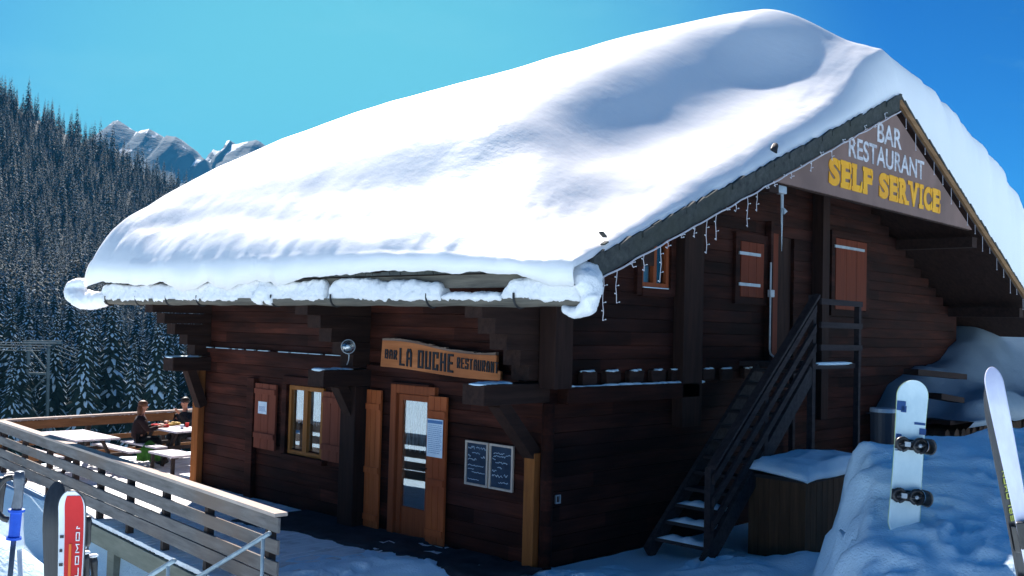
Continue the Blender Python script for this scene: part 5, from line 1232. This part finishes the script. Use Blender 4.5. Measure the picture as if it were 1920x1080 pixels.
# log store and drifts at the right end of the gable
ls = thing('wood_store', 'dark firewood stack half buried under the drift at the right end of the gable', 'firewood', (20, 7.2, -2.5))
q = MB()
for k in range(150):
    x = 18.9+(k % 30)*.27+rng.uniform(-.03, .03); z = -2.9+(k//30)*.27+rng.uniform(-.02, .02); q.tube([(x, 6.9+rng.uniform(-.05, .05), z), (x, 7.6, z)], .125, 8)
obj('logs', q, 'logend', ls); obj('cover_board', MB().box((18.7, 6.8, -1.58), (27.5, 8.2, -1.50)), 'beam', ls)
for k, (x0, x1, y, z) in enumerate(((19.3, 21.4, 7.0, -.98), (21.6, 27, 7.5, -.45))):
    pass
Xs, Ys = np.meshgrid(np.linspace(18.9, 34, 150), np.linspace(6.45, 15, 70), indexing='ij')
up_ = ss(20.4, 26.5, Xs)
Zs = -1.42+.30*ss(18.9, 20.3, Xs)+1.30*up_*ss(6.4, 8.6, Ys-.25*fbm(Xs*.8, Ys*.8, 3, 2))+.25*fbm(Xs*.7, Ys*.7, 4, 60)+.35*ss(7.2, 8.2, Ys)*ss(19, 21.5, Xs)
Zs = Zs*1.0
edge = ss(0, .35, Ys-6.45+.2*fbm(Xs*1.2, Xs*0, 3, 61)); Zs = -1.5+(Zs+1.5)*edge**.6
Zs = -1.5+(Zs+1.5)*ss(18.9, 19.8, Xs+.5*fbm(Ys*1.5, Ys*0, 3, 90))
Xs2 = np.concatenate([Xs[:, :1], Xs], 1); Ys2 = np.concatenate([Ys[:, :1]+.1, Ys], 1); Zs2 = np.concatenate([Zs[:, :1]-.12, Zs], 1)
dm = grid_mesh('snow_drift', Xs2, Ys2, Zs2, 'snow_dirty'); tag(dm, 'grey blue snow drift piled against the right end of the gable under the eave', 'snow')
for k, (u0, v0, u1, v1, lbl) in enumerate(((1708, 697, 1800, 706, 'upper dark plank sticking out of the drift at the right'), (1752, 742, 1795, 750, 'short dark plank sticking out of the drift near its lower edge'))):
    a = onY(u0, v0, 6.7); b = onY(u1, v1, 6.7); o = obj('plank', MB().bar(a, b, .25, .10), 'beam', origin=tuple(a)); tag(o, lbl, 'plank', 'planks in the drift')

# ---- snowboard
def Mcam(top, bottom, face=None, turn=0):
    """frame: z from bottom to top, y away from camera, x right"""
    z = (Vector(top)-Vector(bottom)).normalized(); f = Vector((CF[0], CF[1], 0)).normalized(); f = Matrix.Rotation(turn, 3, 'Z') @ f
    x = f.cross(z).normalized(); y = z.cross(x).normalized()
    m_ = Matrix.Identity(4)
    for i in range(3): m_[i][0] = x[i]; m_[i][1] = y[i]; m_[i][2] = z[i]; m_[i][3] = bottom[i]
    return m_
def plank_mesh(L_, wf, yf, th, n=90, inset=0, lift=0, s0=0, s1=1):
    q = MB(); P = []
    for i in range(n+1):
        tt = i/n; s = s0+(s1-s0)*(.5-.5*math.cos(math.pi*tt)); w_ = max(wf(s)/2-inset, .0008); y = yf(s); P.append([(-w_, y-lift, s*L_), (-w_*.9, y-lift-th*.5, s*L_), (w_*.9, y-lift-th*.5, s*L_), (w_, y-lift, s*L_), (w_, y-lift+th*.5, s*L_), (-w_, y-lift+th*.5, s*L_), (-w_, y-lift, s*L_)])
    q.grid(P); q.add(P[0][:6], [tuple(range(6))]); q.add(P[-1][:6], [tuple(range(6))]); return q
top, bot = ray(1713, 713)*9.4, ray(1693, 1010)*9.25
Lb = (Vector(top)-Vector(bot)).length
sbd = thing('snowboard', 'pale blue white snowboard stuck upright in the snow bank', 'snowboard', tuple(bot)); sbd.matrix_world = Mcam(top, bot, turn=R_(-6))
def wb(s):
    e = min(s, 1-s)*Lb; w_ = .295-.03*math.sin(math.pi*s)
    return w_*math.sqrt(max(0, 1-(1-min(e/.16, 1))**2))
def yb(s): e = min(s, 1-s)*Lb; return -.035*(1-min(e/.2, 1))**2
obj('deck', plank_mesh(Lb, wb, yb, .012), 'board', sbd, world=False, smooth=False)
obj('edge', plank_mesh(Lb, lambda s: wb(s)+.008, yb, .006, lift=-.004), 'board_edge', sbd, world=False)
q = MB()
for (x0, z0, x1, z1) in ((-.14, .80, -.06, .86), (-.10, .79, -.05, .83), (.03, .72, .13, .735), (.08, .66, .14, .70), (-.13, .62, -.08, .65), (.06, .58, .13, .60), (-.13, .545, -.03, .55)):
    q.box((x0, -.013, z0*Lb), (x1, -.0085, z1*Lb))
obj('graphic', q, 'board_blue', sbd, world=False)
def binding(zc, rot):
    b = MB().box((-.135, -.035, zc-.05), (.135, -.008, zc+.05))
    bo = obj('binding', b, 'plastic', sbd, world=False, bevel=.006)
    q = MB()
    for x in (-.11, .02):
        pts = [(x+.055+.065*math.cos(a), -.03-.10*math.sin(a), zc+.0+.02*math.cos(a)) for a in np.linspace(0, math.pi, 12)]; q.tube(pts, .017, 8)
    for x, rr_k in ((-.085, .052), (.075, .058)):
        q.tube([(x+rr_k*math.cos(a), -.075-.02*math.sin(a*.5), zc+rr_k*1.05*math.sin(a)) for a in np.linspace(0, 2*math.pi, 18)], .019, 8, False)
    obj('strap', q, 'plastic', bo, world=False, smooth=True)
    q = MB(); P = [[(.13+.055*math.sin(a)+.0*t, -.02-.19*t, zc+.075*math.cos(a)) for a in np.linspace(.1, math.pi-.1, 9)] for t in np.linspace(0, 1, 7)]
    q.grid(P); o2 = obj('highback', q, 'plastic', bo, world=False, smooth=True); so_ = o2.modifiers.new('s', 'SOLIDIFY'); so_.thickness = .012
    obj('buckle', MB().box((-.08, -.15, zc-.02), (-.03, -.12, zc+.025)).ball((.06, -.14, zc), .018, 8, 6), 'grey_metal', bo, world=False)
binding(.59*Lb, 0); binding(.27*Lb, 0)

# ---- skis
def ski(name, label, group, top, bot, wid, base, sheet, turn, tipup=-1, printm=None, letters=None, extra=None):
    t = thing('ski', label, 'ski', tuple(bot), group); t.matrix_world = Mcam(top, bot, turn=turn); L_ = (Vector(top)-Vector(bot)).length
    def wf(s):
        e = (1-s)*L_; w_ = wid*(.72+.28*ss(.45, .93, s))
        return float(w_*math.sqrt(max(0, 1-(1-min(e/.085, 1))**2)))
    def yf(s): e = (1-s)*L_; return tipup*-.05*float((1-min(e/.22, 1))**2)
    obj('base', plank_mesh(L_, wf, yf, .010, 110), base, t, world=False)
    if sheet:
        obj('topsheet', plank_mesh(L_, wf, yf, .004, 110, inset=.004, lift=.008, s0=.0, s1=.997), sheet, t, world=False)
    if extra: extra(t, L_, wf, yf)
    q = MB().box((-.03, -.05, .47*L_), (.03, -.012, .55*L_)).box((-.028, -.055, .30*L_), (.028, -.012, .40*L_)); obj('binding', q, 'plastic', t, world=False, bevel=.006)
    return t
def red_extra(t, L_, wf, yf):
    obj('red_panel', plank_mesh(L_, lambda s: wf(s)*.70, yf, .003, 90, inset=.002, lift=.0115, s0=.3, s1=.985).transform(Matrix.Translation((.010, 0, 0))), 'ski_red', t, world=False)
    obj('orange_stripe', MB().box((-.008, -.016, .74*L_), (.002, -.0137, .86*L_)), 'orange', t, world=False)
    q = stroke_text(MB(), 'SALOMON', lambda a, z, d: (.034-z, -.0140-d, .985*L_-.09-.36+a), .016, .34, .0042, .35, .002); obj('lettering', q, 'white', t, world=False)
    q = MB()
    for k in range(7): q.box((-.045, -.0135, L_*(.70+.035*k)), (-.034+.004*(k % 2), -.0112, L_*(.70+.035*k)+.012))
    obj('dark_marks', q, 'plastic', t, world=False)
g1 = 'skis stuck in the snow at the lower left'
ski('a', 'black based ski standing in the snow at the lower left, touching the red one', g1, ray(96, 906)*4.28, ray(112, 1660)*4.28, .093, 'ski_black', None, R_(-8), -1)
ski('b', 'red and white ski standing in the snow, right of the black one', g1, ray(138, 914)*4.2, ray(112, 1660)*4.2, .112, 'ski_black', 'ski_white', R_(14), 1, extra=red_extra)
g2 = 'skis leaning at the right edge'
def right_extra(t, L_, wf, yf):
    q = stroke_text(MB(), 'SALOMON', lambda a, z, d: (.014-z, -.0062-d, .56*L_+a), .026, .26, .005, .3, .002); obj('lettering', q, 'olive', t, world=False)
ski('c', 'lilac white ski leaning at the right edge, bright base to the camera', g2, ray(1858, 690)*5.0, ray(1990, 1330)*4.9, .088, 'ski_lilac', None, R_(-28), -1)
ski('d', 'dark ski with white and green graphics crossing behind the lilac one at the right edge', g2, ray(1846, 704)*5.14, ray(1962, 1330)*5.05, .088, 'ski_black', None, R_(24), 1, extra=right_extra)
# ---- poles
def pole(label, top, bot, gripm, cap, group, sleeve=None, shaft='alu', strap=True):
    t = thing('ski_pole', label, 'ski pole', tuple(bot), group); t.matrix_world = Mcam(top, bot); L_ = (Vector(top)-Vector(bot)).length
    obj('shaft', MB().tube([(0, 0, 0), (0, 0, L_-.12)], [.006, .009], 10), shaft, t, world=False, smooth=True)
    obj('grip', MB().tube([(0, 0, L_-.135), (0, 0, L_-.12), (.002, 0, L_-.07), (0, -.002, L_-.025), (0, -.004, L_)], [.013, .017, .014, .019, .015], 12), gripm, t, world=False, smooth=True)
    if cap: obj('snow_cap', MB().ball((0, -.003, L_+.003), (.022, .022, .009), 14, 8), 'white', t, world=False, smooth=True)
    if sleeve: obj('sleeve', MB().tube([(0, 0, L_-sleeve[0]), (0, 0, L_-sleeve[0]+.008), (0, 0, L_-sleeve[0]+.012), (0, 0, L_-sleeve[1]-.012), (0, 0, L_-sleeve[1]-.008), (0, 0, L_-sleeve[1])], [.024, .024, .018, .018, .026, .026], 14), 'blue', t, world=False, smooth=False)
    if strap:
        pts = [(-.02-.05*math.sin(a), -.01, L_-.02-.07*(1-math.cos(a))) for a in np.linspace(0, math.pi, 12)]; obj('strap', MB().tube(pts, .006, 6, True, (1, 1.8)), 'plastic', t, world=False, smooth=True)
    obj('basket', MB().tube([(0, 0, .07), (0, 0, .08)], [.05, .045], 14), 'plastic', t, world=False)
g3 = 'ski poles at the lower left'
for (u, v, d, l, gm, cp, sl, stp) in ((160, 1037, 4.25, 'black gripped ski pole with a snowy cap, middle of three beside the red ski', 'plastic', True, None, True), (175, 1043, 4.3, 'black gripped ski pole with a snowy cap, rightmost of three beside the red ski', 'plastic', True, None, False), (154, 1028, 4.45, 'black gripped ski pole half hidden behind the red ski tip', 'plastic', True, None, False),
        (165, 968, 4.5, 'black ski pole standing tallest just right of the red ski tip', 'plastic', False, None, True),
        (38, 884, 3.3, 'dark ski pole with a bright blue sleeve below its grip, near the left edge', 'alu', False, (.225, .125), True), (3, 895, 3.5, 'dark ski pole cut by the left edge of the photo', 'plastic', False, None, True)):
    dx = {38: -26, 165: -8, 3: -30}.get(u, 4); pole(l, ray(u, v)*d, ray(u+dx*2.4, v+int(1.15*1855/d))*d*.985, gm, cp, g3, sl, 'alu', stp)
pole('slim pale ski pole leaning just right of the blue sleeved one', ray(33, 955)*3.4, ray(60, 1560)*3.4, 'ski_white', False, g3, None, 'ski_white', False)
